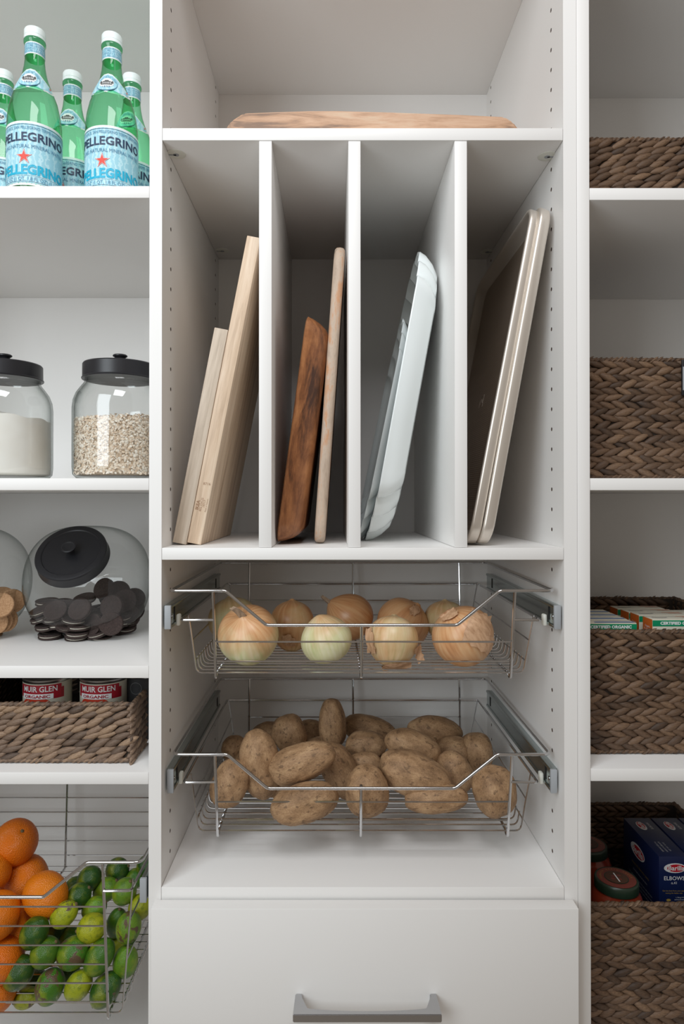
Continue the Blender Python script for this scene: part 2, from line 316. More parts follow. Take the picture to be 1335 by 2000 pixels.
# ------------------------------------------------------------------ cabinets
def holed_panel(x_face, x_back, z0, z1, zs, name, parent):
    """side panel whose inner face carries two columns of shelf-pin holes"""
    mb = MB(); E = 0.0008
    def q(y0, y1, za, zb): mb.add([(x_face, y0, za), (x_face, y1, za), (x_face, y1, zb), (x_face, y0, zb)], [(0, 1, 2, 3)])
    ys = (0.055, 0.457); hw = 0.008; edges = [0.0] + [v for y in ys for v in (y-hw, y+hw)] + [D+0.02]
    for i in (0, 2, 4): q(edges[i], edges[i+1], z0, z1)
    pin = MB()
    sgn = 1 if x_back > x_face else -1
    for y in ys:
        cuts = sorted(zs); prev = z0
        for z in cuts:
            q(y-hw, y+hw, prev, z-hw); prev = z+hw
            sq = [(y+dy*hw, z+dz*hw) for dy, dz in ((1, 0), (1, 1), (0, 1), (-1, 1), (-1, 0), (-1, -1), (0, -1), (1, -1))]
            hl = [(y+0.0033*math.cos(i*PI/4), z+0.0033*math.sin(i*PI/4)) for i in range(8)]
            mb.add([(x_face, a, b) for a, b in sq+hl], [(i, (i+1) % 8, 8+(i+1) % 8, 8+i) for i in range(8)])
            dp = x_face + sgn*0.008
            pin.add([(x_face, a, b) for a, b in hl] + [(dp, a, b) for a, b in hl], [(i, (i+1) % 8, 8+(i+1) % 8, 8+i) for i in range(8)] + [tuple(range(8, 16))])
        q(y-hw, y+hw, prev, z1)
    y1 = D+0.02
    mb.add([(x_face, 0, z0), (x_back, 0, z0), (x_back, y1, z0), (x_face, y1, z0), (x_face, 0, z1), (x_back, 0, z1), (x_back, y1, z1), (x_face, y1, z1)],
           [(0, 1, 5, 4), (1, 2, 6, 5), (2, 3, 7, 6), (0, 1, 2, 3), (4, 5, 6, 7)])
    o = mb.build(name, WHITE, parent, angle=0, rec=False)
    tag(pin.build('pin_hole_rows', HOLE, o, angle=0, rec=False), kind='stuff'); return o
def slab(name, x0, x1, y0, y1, z0, z1, parent, bev=0.0008): return MB().box(x0, x1, y0, y1, z0, z1, bev).build(name, WHITE, parent)
zhole0 = zz(409.2, 0.055)
zs = [zhole0 + 0.032*k for k in range(-34, 25) if 0.40 < zhole0 + 0.032*k < 2.38]
# middle unit
mid = thing('shelving_unit', ((XL2+XR1)/2, D/2, 0.0), 'white middle shelving unit with four upright slots above two wire drawers', 'cabinet')
holed_panel(XL2, XL1, 0.0, ZTOP, zs, 'side_panel', mid)
holed_panel(XR1, XR2, 0.0, ZTOP, zs, 'side_panel', mid)
MB().box(XL2, XR1, D, D+0.02, 0.05, ZTOP).build('back_panel', WHITE, mid)
zc = zz(185, D)                                   # underside of the topmost shelf
slab('top_panel', XL2, XR1, 0, D, zc, zc+T, mid)
for a, b in ((250, 274), (1070, 1093.5), (1733, 1759)): slab('shelf', XL2+0.0004, XR1-0.0004, 0, D-0.0005, zz(b), zz(a), mid)
zd0, zd1 = zz(1070), zz(274)
DIV = []
for a, b in ((505, 530), (680, 704), (888, 912.5)):
    slab('divider', xx(a), xx(b), 0.001, D-0.001, zd0+0.0003, zd1-0.0003, mid); DIV.append((xx(a), xx(b)))
def cam_lock(px, py, zc_, parent):
    # plastic shelf lock let into the underside of a shelf
    p = at(px, py, 0); k = (zc_ - H) / (p.z - H); x, y = p.x*k, -1 + k
    m = MB(); M = Matrix.Translation((x, y, zc_)); m.lathe([(0.0145, 0.0), (0.0145, -0.0007), (0.013, -0.0011), (0.001, -0.0011)], 24, 0, M, cap0=False)
    o = m.build('shelf_lock', CREAMPL, parent)
    s = MB(); s.lathe([(0.0045, -0.00115), (0.0045, -0.0016)], 12, 0, M); sx = -1 if x < 0 else 1
    s.box(min(x, x+sx*0.0125), max(x, x+sx*0.0125), y-0.0018, y+0.0018, zc_-0.0016, zc_-0.0011); s.build('lock_slot', GREYPL, o)
for px, py in ((344, 301), (1068, 305), (434, 489.5), (951, 491.5)): cam_lock(px, py, zd1, mid)
# drawers of the middle unit
def handle(parent, yf, zc_, x0, x1):
    mb = MB(); n = 22; top = []
    ya, yb = yf, yf-0.040
    for th in ((-1), (1)):
        pass
    outer = [(x0, ya), (x0-0.0015, yb), (x1+0.0015, yb), (x1, ya), (x1-0.010, ya)]
    inner = []
    for i in range(n+1):
        u = i/n; x = (x1-0.010)*(1-u) + (x0+0.010)*u; e = abs(2*u-1)
        inner.append((x, yb+0.0075 + 0.0060*e**2.2 + 0.020*max(0, (e-0.90)/0.10)**2))
    poly = outer + inner + [(x0+0.010, ya)]
    m = len(poly); zt, zb = zc_+0.0058, zc_-0.0058
    vs = [(x, y, zb) for x, y in poly] + [(x, y, zt) for x, y in poly]
    fs = [(i, (i+1) % m, m+(i+1) % m, m+i) for i in range(m)] + [tuple(range(m)), tuple(range(2*m-1, m-1, -1))]
    bm = bmesh.new(); V = [bm.verts.new(v) for v in vs]
    for f in fs: bm.faces.new([V[i] for i in f])
    bmesh.ops.recalc_face_normals(bm, faces=bm.faces)
    ed = [e for e in bm.edges if len(e.link_faces) == 2 and e.calc_face_angle(0) > 0.6]
    bmesh.ops.bevel(bm, geom=ed, offset=0.0010, segments=2, affect='EDGES')
    bm.verts.index_update(); mb.add([v.co.copy() for v in bm.verts], [tuple(v.index for v in f.verts) for f in bm.faces]); bm.free()
    return mb.build('handle', NICKEL, parent, angle=30)
YD0, YD1 = -0.026, -0.003
zdt = zz(1754.5); xd0, xd1 = at(303.7, 1753, 0).x, at(1117.0, 1753, 0).x
zh = H - 0.7305
for i, (za, zb) in enumerate(((zdt-0.30, zdt), (zdt-0.603, zdt-0.303))):
    dr = MB().box(xd0, xd1, YD0, YD1, za, zb, 0.0009).build('drawer_front', WHITE, mid)
    handle(dr, YD0, zh - 0.303*i, xx(577, -0.026), xx(851, -0.026))
slab('shelf', XL2+0.0004, XR1-0.0004, 0.02, D-0.0005, 0.0, T, mid)
# left unit
XLL = XL1 - 0.6085
left = thing('shelving_unit', ((XLL+XL1)/2, D/2, 0.0), 'white shelving unit holding the green bottles, glass jars and citrus basket', 'cabinet')
slab('side_panel', XLL-T, XLL, 0, D+0.02, 0, ZTOP, left); MB().box(XLL, XL1, D, D+0.02, 0.05, ZTOP).build('back_panel', WHITE, left)
ztl = zz(180, D); slab('top_panel', XLL, XL1, 0, D, ztl, ztl+T, left)
for a, b in ((363, 386.5), (934, 957.5), (1300.5, 1324.5), (1508.6, 1532)): slab('shelf', XLL+0.0004, XL1-0.0004, 0, D-0.0005, zz(b), zz(a), left)
slab('shelf', XLL, XL1, 0, D-0.0005, 0.30, 0.30+T, left)
# right unit
XRR = XR3 + 0.6085
right = thing('shelving_unit', ((XR3+XRR)/2, D/2, 0.0), 'white shelving unit holding the deep brown woven baskets', 'cabinet')
slab('side_panel', XR2+0.0006, XR3, -0.0005, D+0.02, 0, ZTOP, right); slab('side_panel', XRR, XRR+T, 0, D+0.02, 0, ZTOP, right)
MB().box(XR3, XRR, D, D+0.02, 0.05, ZTOP).build('back_panel', WHITE, right)
ztr = zz(192, D); slab('top_panel', XR3, XRR, 0, D, ztr, ztr+T, right)
for a, b in ((367, 390.5), (934, 957.5), (1501.6, 1525.8)): slab('shelf', XR3+0.0004, XRR-0.0004, 0, D-0.0005, zz(b), zz(a), right)
ZR4 = H - 0.645 - 0.2
slab('shelf', XR3+0.0004, XRR-0.0004, 0, D-0.0005, ZR4-T, ZR4, right)
ZS_L = [zz(363), zz(934), zz(1300.5), zz(1508.6)]; ZS_R = [zz(367), zz(934), zz(1501.6), ZR4]; ZM = [zz(250), zz(1070), zz(1733)]

# ------------------------------------------------------------------ wire drawers and their slides
def slide(side, xw, zt, yoff, parent):
    s = 1 if side == 'l' else -1       # s points into the bay
    z0, z1 = zt-0.0575, zt-0.0225; y0, y1 = 0.004+yoff, 0.455
    m = MB(); m.box(min(xw, xw+s*0.005), max(xw, xw+s*0.005), y0+0.01, y1, z0+0.001, z1-0.001)
    o = m.build('drawer_slide', ZINC, parent)
    c = MB()
    xa, xb = xw+s*0.005, xw+s*0.0125
    c.box(min(xa, xb-s*0.002), max(xa, xb-s*0.002), y0+0.006, y1, z0+0.004, z1-0.004)
    for za, zb in ((z0, z0+0.005), (z1-0.005, z1)): c.box(min(xa, xb), max(xa, xb), y0+0.006, y1, za, zb, 0.0012)
    c.build('inner_rail', ZINC, o)
    MB().box(min(xa-s*0.002, xb+s*0.0005), max(xa-s*0.002, xb+s*0.0005), y0, y0+0.006, z0-0.0005, z1+0.0005, 0.001).build('end_cap', GREYPL, o)
    k = MB(); xs = xb-s*0.0019
    for yy in (y0+0.030, y0+0.40): k.box(min(xs, xs+s*0.0006), max(xs, xs+s*0.0006), yy, yy+0.006, z0+0.009, z1-0.006)
    k.build('slot', SLOT, o)
    p = MB(); p.box(min(xb, xb+s*0.006), max(xb, xb+s*0.006), y0+0.036, y0+0.048, z0-0.002, z0+0.016, 0.002); p.build('clip', CREAMPL, o)
    w = MB(); w.lathe([(0.004, 0), (0.004, 0.0012), (0.0015, 0.0016)], 12, 0, Matrix.Translation((xb-s*0.002, y0+0.017, (z0+z1)/2-0.002)) @ Matrix.Rotation(s*PI/2, 4, 'Y')); w.build('screw', CHROME, o)
RT, RN = 0.0025, 0.0014
def wire_drawer(dx, yoff, zr, floor_d, ringoffs, label, unit, group=None):
    YF, YB = 0.010+yoff, 0.462; LN = 0.026
    zb = zr - floor_d
    root = thing('wire_basket', (0.045+dx, 0.25, zb-0.006), label, 'basket', group)
    def lean(z): return YF + LN*min(1.0, (zr-z)/(floor_d))
    xl, xr = -0.2480+dx, 0.3385+dx
    rim = [(-0.1636+dx, YF, zr), (-0.101+dx, YF, zr-0.0525), (0.190+dx, YF, zr-0.0525), (0.2555+dx, YF, zr), (xr, YF, zr), (xr, YB, zr), (xl, YB, zr), (xl, YF, zr)]
    MB().tube(fillet(rim, 0.012, 5, True), RT, 10, closed=True).build('rim_wire', CHROME, root)
    for rx in (-0.183, 0.045, 0.279):
        x = rx+dx; zt_ = zr if rx != 0.045 else zr-0.0525
        pts = [(x, lean(zt_)+0.001, zt_), (x, lean(zb-0.006)+0.002, zb-0.010), (x, YF+LN+0.016, zb-0.003), (x, YB-0.018, zb-0.003), (x, YB-0.003, zr)]
        MB().tube(fillet(pts, 0.006, 4), RT*0.95, 8).build('runner_wire', CHROME, root)
    zs_ = zr-0.046; xa, xb = -0.2325+dx, 0.3205+dx
    MB().tube(fillet([(-0.183+dx, lean(zs_), zs_), (xa, YF+0.006, zs_), (xa, YB-0.004, zs_), (xb, YB-0.004, zs_), (xb, YF+0.006, zs_), (0.279+dx, lean(zs_), zs_)], 0.006, 4), RT*0.9, 8).build('support_wire', CHROME, root)
    # cross wires
    xt0, xt1, xb0, xb1 = -0.2265+dx, 0.3165+dx, -0.2135+dx, 0.3000+dx
    ztop = zs_ + 0.004
    def side_x(z): u = (ztop-z)/(ztop-zb); return xt0+(xb0-xt0)*u, xt1+(xb1-xt1)*u
    n = 21; ya, yb_ = YF+LN+0.004, YB-0.018
    zl = zr - ringoffs[-1] + 0.003
    for i in range(n):
        y = ya + (yb_-ya)*i/(n-1); zt_ = ztop if i in (0, n-1) else zl
        a, b = side_x(zt_)
        MB().tube(fillet([(a, y, zt_), (xb0, y, zb), (xb1, y, zb), (b, y, zt_)], 0.011, 4), RN, 6).build('floor_wire', CHROME, root)
    for k, ro in enumerate(ringoffs):
        z = zr-ro; a, b = side_x(z)
        MB().tube([(-0.183+dx, lean(z)+0.0028, z), (0.279+dx, lean(z)+0.0028, z)], RN, 6).build('front_wire', CHROME, root)
        MB().tube([(-0.1845+dx, YB-0.007, z), (0.2805+dx, YB-0.007, z)], RN, 6).build('back_wire', CHROME, root)
        if len(ringoffs) < 4 or k in (1, 3, 5):
            for x in (a, b): MB().tube([(x, ya, z), (x, yb_, z)], RN, 6).build('side_wire', CHROME, root)
    slide('l', XL2 if dx == 0 else XLL, zr, yoff, unit); slide('r', XR1 if dx == 0 else XL1, zr, yoff, unit)
    return root
ZR_ON = H-0.1385; ZR_PO = ZR_ON-0.2565; ZR_FR = H-0.549
wire_drawer(0.0, 0.0, ZR_ON, 0.133, (0.082, 0.114), 'chrome wire pull-out basket filled with onions', mid)
wire_drawer(0.0, 0.018, ZR_PO, 0.133, (0.082, 0.114), 'chrome wire pull-out basket filled with potatoes', mid)
wire_drawer(-0.6275, -0.006, ZR_FR, 0.250, tuple(0.0735+0.0315*i for i in range(6)), 'deep chrome wire basket full of oranges and limes', left)

# ------------------------------------------------------------------ boards, platters and pans in the slots
def lean_map(x0, yf, z0, th, sgn=1):
    L = Vector((math.sin(th), 0, math.cos(th))); Tn = Vector((math.cos(th), 0, -math.sin(th)))
    return lambda l, t, d: Vector((x0, yf, z0)) + L*l + Tn*t + Vector((0, d, 0))
def lean_obj(name, mb, mats, th, org, label=None, cat=None, parent=None, angle=40, group=None):
    """mb holds (t, d, l) as x, y, z; the object itself is turned, so grain follows the board"""
    me = mb.mesh(name, mats, Vector((0, 0, 0)), angle); o = bpy.data.objects.new(name, me); COL.objects.link(o)
    if parent is None: o.location = org; o.rotation_euler = (0, th, 0); tag(o, label, cat, group)
    else: o.parent = parent
    return o
zf = ZM[1]
TH = math.radians(11.0)
xb_ = xx(365, 0.06)
b1 = lean_obj('cutting_board', MB().box(0, 0.0225, 0, 0.31, 0, 0.503, 0.0012), BIRCH, TH, (xb_, 0.06, zf+0.0045), 'tall pale wooden cutting board leaning against the first slot divider', 'cutting board')
b2 = lean_obj('cutting_board', MB().box(0, 0.0225, 0, 0.30, 0, 0.352, 0.0012), BIRCHG, TH, (xb_-0.0235, 0.0605, zf+0.0048), 'shorter greyish wooden cutting board in front of the tall pale one', 'cutting board')
st = MB(); fb = lambda u, v: Vector((u, -0.0003, v))
BURN = ink('burnt_stamp', (0.30, 0.16, 0.08))
text_on(st, '8716', 0.006, fb, 0.0135, 0.098, rot=0.1); text_on(st, 'IKEA', 0.0075, fb, 0.0055, 0.062, rot=PI/2, bold=0.0002); text_on(st, '802.334.22', 0.005, fb, 0.011, 0.064, rot=PI/2); text_on(st, '19717', 0.005, fb, 0.0155, 0.066, rot=PI/2); text_on(st, 'Made in Vietnam', 0.0032, fb, 0.0195, 0.064, rot=PI/2)
lean_obj('lettering', st, BURN, TH, None, parent=b1, angle=0)
# lipped acacia tray
def loops_obj(outline, levels, M=None, close0=False, close1=True):
    """outline(inset) -> [(l, d)]; levels [(t, inset)]"""
    mb = MB(); rs = [[Vector((t, d, l)) for l, d in outline(ins)] for t, ins in levels]
    mb.rings(rs, True, close0, close1); return mb
def rrect(L, Wd, r, seg=5, ins=0.0, insd=None):
    out = []; i2 = ins if insd is None else insd
    l0, l1, d0, d1 = ins, L-ins, i2, Wd-i2; rr = max(0.002, r-ins*0.5)
    for cx, cy, a0 in ((l1-rr, d0+rr, -PI/2), (l1-rr, d1-rr, 0), (l0+rr, d1-rr, PI/2), (l0+rr, d0+rr, PI)):
        for k in range(seg+1):
            a = a0 + PI/2*k/seg; out.append((cx+rr*math.cos(a), cy+rr*math.sin(a)))
    return out
tha = math.radians(7.6)
mb = loops_obj(lambda i: rrect(0.372, 0.30, 0.03, 5, i), [(0.016, 0.045), (0.004, 0.014), (0.0, 0.003), (0.002, 0.0), (0.012, 0.003), (0.025, 0.009), (0.034, 0.016), (0.040, 0.024), (0.041, 0.030)], close0=True)
lean_obj('serving_tray', mb, ACACIA, tha, (xx(530)+0.0015, 0.055, zf+0.0045), 'dark reddish-brown wooden tray with sloping sides leaning in second slot', 'tray', angle=60)
thp = math.radians(4.0)
lean_obj('serving_board', loops_obj(lambda i: rrect(0.494, 0.31, 0.035, 6, i), [(0, 0.008), (0.0008, 0.0035), (0.0035, 0.0008), (0.009, 0.0), (0.0145, 0.0008), (0.0172, 0.0035), (0.018, 0.008)], close0=True),
         PINKW, thp, (at(612, 1060, 0.07).x, 0.07, zf+0.0014), 'pinkish rounded-edge wooden board standing nearly upright in second slot', 'cutting board', angle=60)
def scallop(L, Wd):
    # a quarter: straight side, then cusped steps round to the end
    q = [(L/2-0.105, 0.0), (L/2-0.070, 0.024), (L/2-0.036, 0.055), (L/2-0.010, 0.095), (L/2, Wd/2)]
    pts = [(0.0, 0.0), (L*0.12, 0.0)]
    for (a, b), (c, d) in zip(q, q[1:]):
        nx, ny = (d-b), -(c-a); ln = math.hypot(nx, ny); nx, ny = nx/ln, ny/ln
        for k in range(6):
            u = k/6; bul = 0.0125*math.sin(PI*u)**0.7; pts.append((a+(c-a)*u+nx*bul, b+(d-b)*u+ny*bul))
    pts.append(q[-1])
    full = [(l+L/2, d) for l, d in pts] + [(l+L/2, Wd-d) for l, d in pts[-2::-1]]
    full = full[:-1] + [(L/2-l, Wd-d) for l, d in pts[0:-1]] + [(L/2-l, d) for l, d in pts[-1:0:-1]]
    return full
def platter(L, Wd, levels):
    base = scallop(L, Wd); cx, cy = L/2, Wd/2
    def outline(ins):
        return [(cx+(l-cx)*(1-ins/(L/2)), cy+(d-cy)*(1-ins/(Wd/2))) for l, d in base]
    return loops_obj(outline, levels, close0=True)
LV = [(0.034, 0.044), (0.020, 0.026), (0.006, 0.009), (0.0, 0.0035), (-0.0008, 0.001), (0.001, 0.0), (0.012, 0.004), (0.026, 0.015), (0.038, 0.030), (0.0405, 0.040), (0.0405, 0.046)]
thc = math.radians(10.3)
lean_obj('platter', platter(0.510, 0.30, LV), PORCELAIN, thc, (xx(704)+0.0175, 0.06, zf+0.0075), 'large white porcelain platter with scalloped ends leaning in third slot', 'platter', angle=24)
LV2 = [(0.012, 0.05), (0.006, 0.012), (0.0, 0.003), (0.0, 0.0), (0.003, 0.0015), (0.012, 0.014), (0.016, 0.030), (0.0165, 0.05)]
lean_obj('platter', platter(0.40, 0.27, LV2), PORCELAIN, math.radians(11.6), (xx(704)+0.0025, 0.085, zf+0.0035), 'smaller shallow white platter tucked inside the scalloped one', 'platter', angle=50)
def sheet_pan(x, y, z, label, ang=10.8):
    prof = [(0.0185, 0.021), (0.0175, 0.0155), (0.0035, 0.0080), (0.0010, 0.0065), (0.0, 0.0045), (0.0003, 0.0018), (0.0018, 0.0004), (0.0040, 0.0), (0.0150, 0.0012), (0.0170, 0.0025), (0.0185, 0.0060), (0.0196, 0.013), (0.0197, 0.021)]
    m = loops_obj(lambda i: rrect(0.545, 0.400, 0.034, 7, i), prof, close0=False)
    o = lean_obj('baking_sheet', m, PAN, math.radians(ang), (x, y, z), label, 'baking sheet', angle=60)
    fl = MB(); pts = rrect(0.545, 0.400, 0.034, 7, 0.0209); fl.add([Vector((0.0184, d, l)) for l, d in pts], [tuple(range(len(pts)))])
    lean_obj('pan_floor', fl, PANFLOOR, 0, None, parent=o, angle=0)
    em = MB(); fe = lambda u, v: Vector((0.0181, 0.20-u, 0.26+v))
    for s_ in (0.022, 0.0205): pass
    em.tube([fe(-0.013, -0.011), fe(0.013, -0.011), fe(0.013, 0.011), fe(-0.013, 0.011)], 0.0005, 4, closed=True)
    em.tube([fe(-0.008, -0.004), fe(0.0, 0.004), fe(0.008, -0.004)], 0.0005, 4)
    lean_obj('embossed_mark', em, PAN, 0, None, parent=o); return o
sheet_pan(xx(915, 0.03)-0.0012, 0.030, zf+0.004, 'champagne metal baking sheet with open face in fourth slot')
sheet_pan(xx(915, 0.03)+0.0170, 0.026, zf+0.004, 'second champagne baking sheet nested behind the open-faced one', 10.35)
# mango board lying on top shelf
prof = [(438, 262), (441, 248), (452, 234), (475, 219.5), (540, 217), (600, 215), (660, 214.8), (760, 217.5), (900, 222.5), (985, 226.5), (1002, 237), (1013, 251), (1016, 262)]
pts = [at(px, py, 0.012) for px, py in prof]; pts = [Vector((p.x, 0, max(p.z, ZM[0]+0.0003))) for p in pts]
pts[0].z = pts[-1].z = ZM[0]+0.0003; bm = bmesh.new()
v0 = [bm.verts.new((p.x, 0.012, p.z)) for p in pts]; v1 = [bm.verts.new((p.x, 0.30, p.z)) for p in pts]; n = len(pts)
bm.faces.new(v0); bm.faces.new(v1[::-1])
for i in range(n): bm.faces.new((v0[i], v0[(i+1) % n], v1[(i+1) % n], v1[i]))
bmesh.ops.recalc_face_normals(bm, faces=bm.faces); bmesh.ops.bevel(bm, geom=[e for e in bm.edges if e.calc_face_angle(0) > 0.15], offset=0.003, segments=2, affect='EDGES'); bm.verts.index_update()
mb = MB().add([v.co.copy() for v in bm.verts], [tuple(v.index for v in f.verts) for f in bm.faces]); bm.free()
tag(mb.build('serving_board', MANGO), 'long thick mango wood board lying flat above the slots', 'cutting board')

# ------------------------------------------------------------------ woven baskets
def strand_mb(Ln, Ht, Dp, tilt, seed, mb=None, M=None, n=6, m=7):
    rnd = random.Random(seed); rs = []
    for i in range(m):
        u = i/(m-1); e = math.sin(PI*min(1, max(0, u)))**0.62 if 0 < u < 1 else 0.10
        x = (u-0.5)*Ln; zc_ = math.tan(tilt)*x*(1.0) ; k = 1+rnd.uniform(-0.07, 0.07)
        rs.append([Vector((x, -Dp*0.5*e*math.cos(2*PI*j/n)*k, zc_+Ht*0.5*e*math.sin(2*PI*j/n)*k)) for j in range(n)])
    mb = mb or MB(); mb.rings(rs, True, True, True, 0, M); return mb
def woven_basket(x0, x1, y0, y1, z0, z1, style, mat, label, rows, front_cols=None, group=None, sides='lrb', inner=True):
    root = thing('woven_basket', ((x0+x1)/2, (y0+y1)/2, z0), label, 'basket', group)
    light_block = MB(); w = 0.0045  # thin dark walls added behind the strands to block light, plus basket bottom
    for a in ((x0+w, x1-w, y0+w, y0+w+0.003), (x0+w, x1-w, y1-w-0.003, y1-w), (x0+w, x0+w+0.003, y0+w, y1-w), (x1-w-0.003, x1-w, y0+w, y1-w)): light_block.box(*a, z0+0.002, z1-0.004)
    light_block.box(x0+w, x1-w, y0+w, y1-w, z0+0.001, z0+0.004); light_block.build('light_block_walls', STRAND_BACK, root, angle=0)
    rh = (z1-z0-0.010)/rows; pitch = 0.0212; Ln = pitch*1.62; Ht = rh*1.20; Dp = 0.0115
    def tilt(r, v=0):
        if style == 'braid': return math.radians(24 if r % 2 else -24)
        return math.radians(25)
    meshes = {}
    for r in (0, 1):
        for k in range(4): meshes[(r, k)] = strand_mb(Ln*(0.92+0.06*k), Ht, Dp, tilt(r)*0.75, 10*r+k).mesh('strand', mat, angle=80)
    rnd = random.Random(int(abs(x0*1000))+rows)
    xa = x0 if front_cols is None else max(x0, front_cols[0]); xe = x1 if front_cols is None else min(x1, front_cols[1])
    rest = MB(); cnt = 0
    for r in range(rows):
        z = z0+0.005+rh*(r+0.5); x = x0+pitch*0.35+(pitch*0.5*(r % 2 if style == 'braid' else (r*0.37) % 1))
        while x < x1-0.006:
            xj = x+rnd.uniform(-0.002, 0.002); zj = z+rnd.uniform(-0.0012, 0.0012); sc = rnd.uniform(0.85, 1.15)
            if xa <= xj <= xe and cnt < 300:
                o = bpy.data.objects.new('strand', meshes[(r % 2, rnd.randrange(4))]); COL.objects.link(o); o.parent = root
                o.location = Vector((xj, y0+0.0035+rnd.uniform(-0.001, 0.001), zj)) - root.location; o.scale = (1, sc, sc); o.rotation_euler = (0, rnd.uniform(-0.12, 0.12), rnd.uniform(-0.06, 0.06)); cnt += 1
            else: strand_mb(Ln, Ht, Dp, tilt(r)*0.75, cnt, rest, Matrix.Translation((xj, y0+0.0035, zj)), 5, 5)
            x += pitch*rnd.uniform(0.9, 1.1)
        def side_row(fixed, axis, lo, hi):
            q = lo
            while q < hi:
                R = Matrix.Rotation(PI/2 if axis == 'y' else 0, 4, 'Z')
                p = (fixed, q, z) if axis == 'y' else (q, fixed, z)
                strand_mb(Ln*rnd.uniform(0.9, 1.05), Ht, Dp, tilt(r)*0.8, rnd.randrange(99), rest, Matrix.Translation(p) @ R, 5, 5); q += pitch
        side_row(x1-0.0035, 'y', y0+0.012, y1-0.004); side_row(x0+0.0035, 'y', y0+0.012, y1-0.004)
        side_row(y1-0.0035, 'x', x0+0.01, x1-0.006)
        if inner and r > rows//2: side_row(y1-0.0095, 'x', x0+0.02, x1-0.016)
    # rounded corners: strands turned round the vertical edges
    for (cx, cy, a) in ((x0+0.006, y0+0.006, -0.8), (x1-0.006, y0+0.006, 0.8)):
        for r in range(rows):
            strand_mb(Ln*0.42, Ht*0.9, Dp*0.9, tilt(r)*0.5, r, rest, Matrix.Translation((cx, cy, z0+0.005+rh*(r+0.5))) @ Matrix.Rotation(a, 4, 'Z'), 6, 5)
    tag(rest.build('side_weave', mat, root, angle=80, rec=False), kind='stuff')
    for nm, zc_, hh in (('rim', z1-0.0035, 0.0085), ('foot', z0+0.004, 0.0085)):
        rm = MB()
        for p0, p1 in (((x0, y0+0.003), (x1, y0+0.003)), ((x0, y1-0.003), (x1, y1-0.003)), ((x0+0.003, y0), (x0+0.003, y1)), ((x1-0.003, y0), (x1-0.003, y1))):
            d = Vector((p1[0]-p0[0], p1[1]-p0[1], 0)); ln = d.length; ang = math.atan2(d.y, d.x); q = 0.002
            rm.tube([(p0[0]+d.x*i/8, p0[1]+d.y*i/8, zc_) for i in range(9)], 0.0034, 6)
            while q < ln-0.002:
                c = Vector((p0[0], p0[1], zc_)) + d*(q/ln)
                strand_mb(0.015*rnd.uniform(0.85, 1.2), 0.0062, 0.0088, math.radians(rnd.uniform(18, 38)), rnd.randrange(99), rm, Matrix.Translation(c) @ Matrix.Rotation(ang, 4, 'Z'), 6, 5); q += 0.0082
        rm.build(nm, mat, root, angle=80, rec=False)
    return root
# left low basket with cans
woven_basket(-0.640, at(262, 1430, 0.035).x, 0.032, 0.40, ZS_L[3]+0.001, ZS_L[3]+0.0955, 'rope', STRAND_L, 'low greyish woven basket holding the tomato cans', 8, front_cols=(-0.56, 0))
xr0 = XR3 + 0.012
woven_basket(xr0, xr0+0.33, 0.055, 0.42, ZS_R[0]+0.001, ZS_R[0]+0.108, 'rope', STRAND_D, 'low dark woven basket on highest shelf beside the middle unit', 9, front_cols=(0, 0.60), inner=False)
bk2 = woven_basket(xr0, xr0+0.33, 0.080, 0.42, ZS_R[1]+0.001, ZS_R[1]+0.200, 'braid', STRAND_D, 'tall brown braided basket with a black label holder', 17, front_cols=(0, 0.60), inner=False)
woven_basket(xr0, xr0+0.33, 0.055, 0.415, ZS_R[2]+0.001, ZS_R[2]+0.199, 'braid', STRAND_D, 'tall brown braided basket full of small food boxes', 17, front_cols=(0, 0.60))
woven_basket(xr0, xr0+0.33, 0.060, 0.415, ZS_R[3]+0.001, ZS_R[3]+0.200, 'braid', STRAND_D, 'tall brown braided basket holding pasta boxes and sauce jars', 17, front_cols=(0, 0.60))
p = at(1331, 702, 0.074); zb_ = at(1331, 772, 0.074).z
h_ = MB().box(p.x, p.x+0.075, 0.0735, 0.0775, zb_, p.z, 0.0015).build('label_holder', BLACKLID, bk2); MB().box(p.x+0.001, p.x+0.0035, 0.0725, 0.0745, zb_+0.008, p.z-0.012, 0.0005).build('holder_edge', GREYPL, h_)

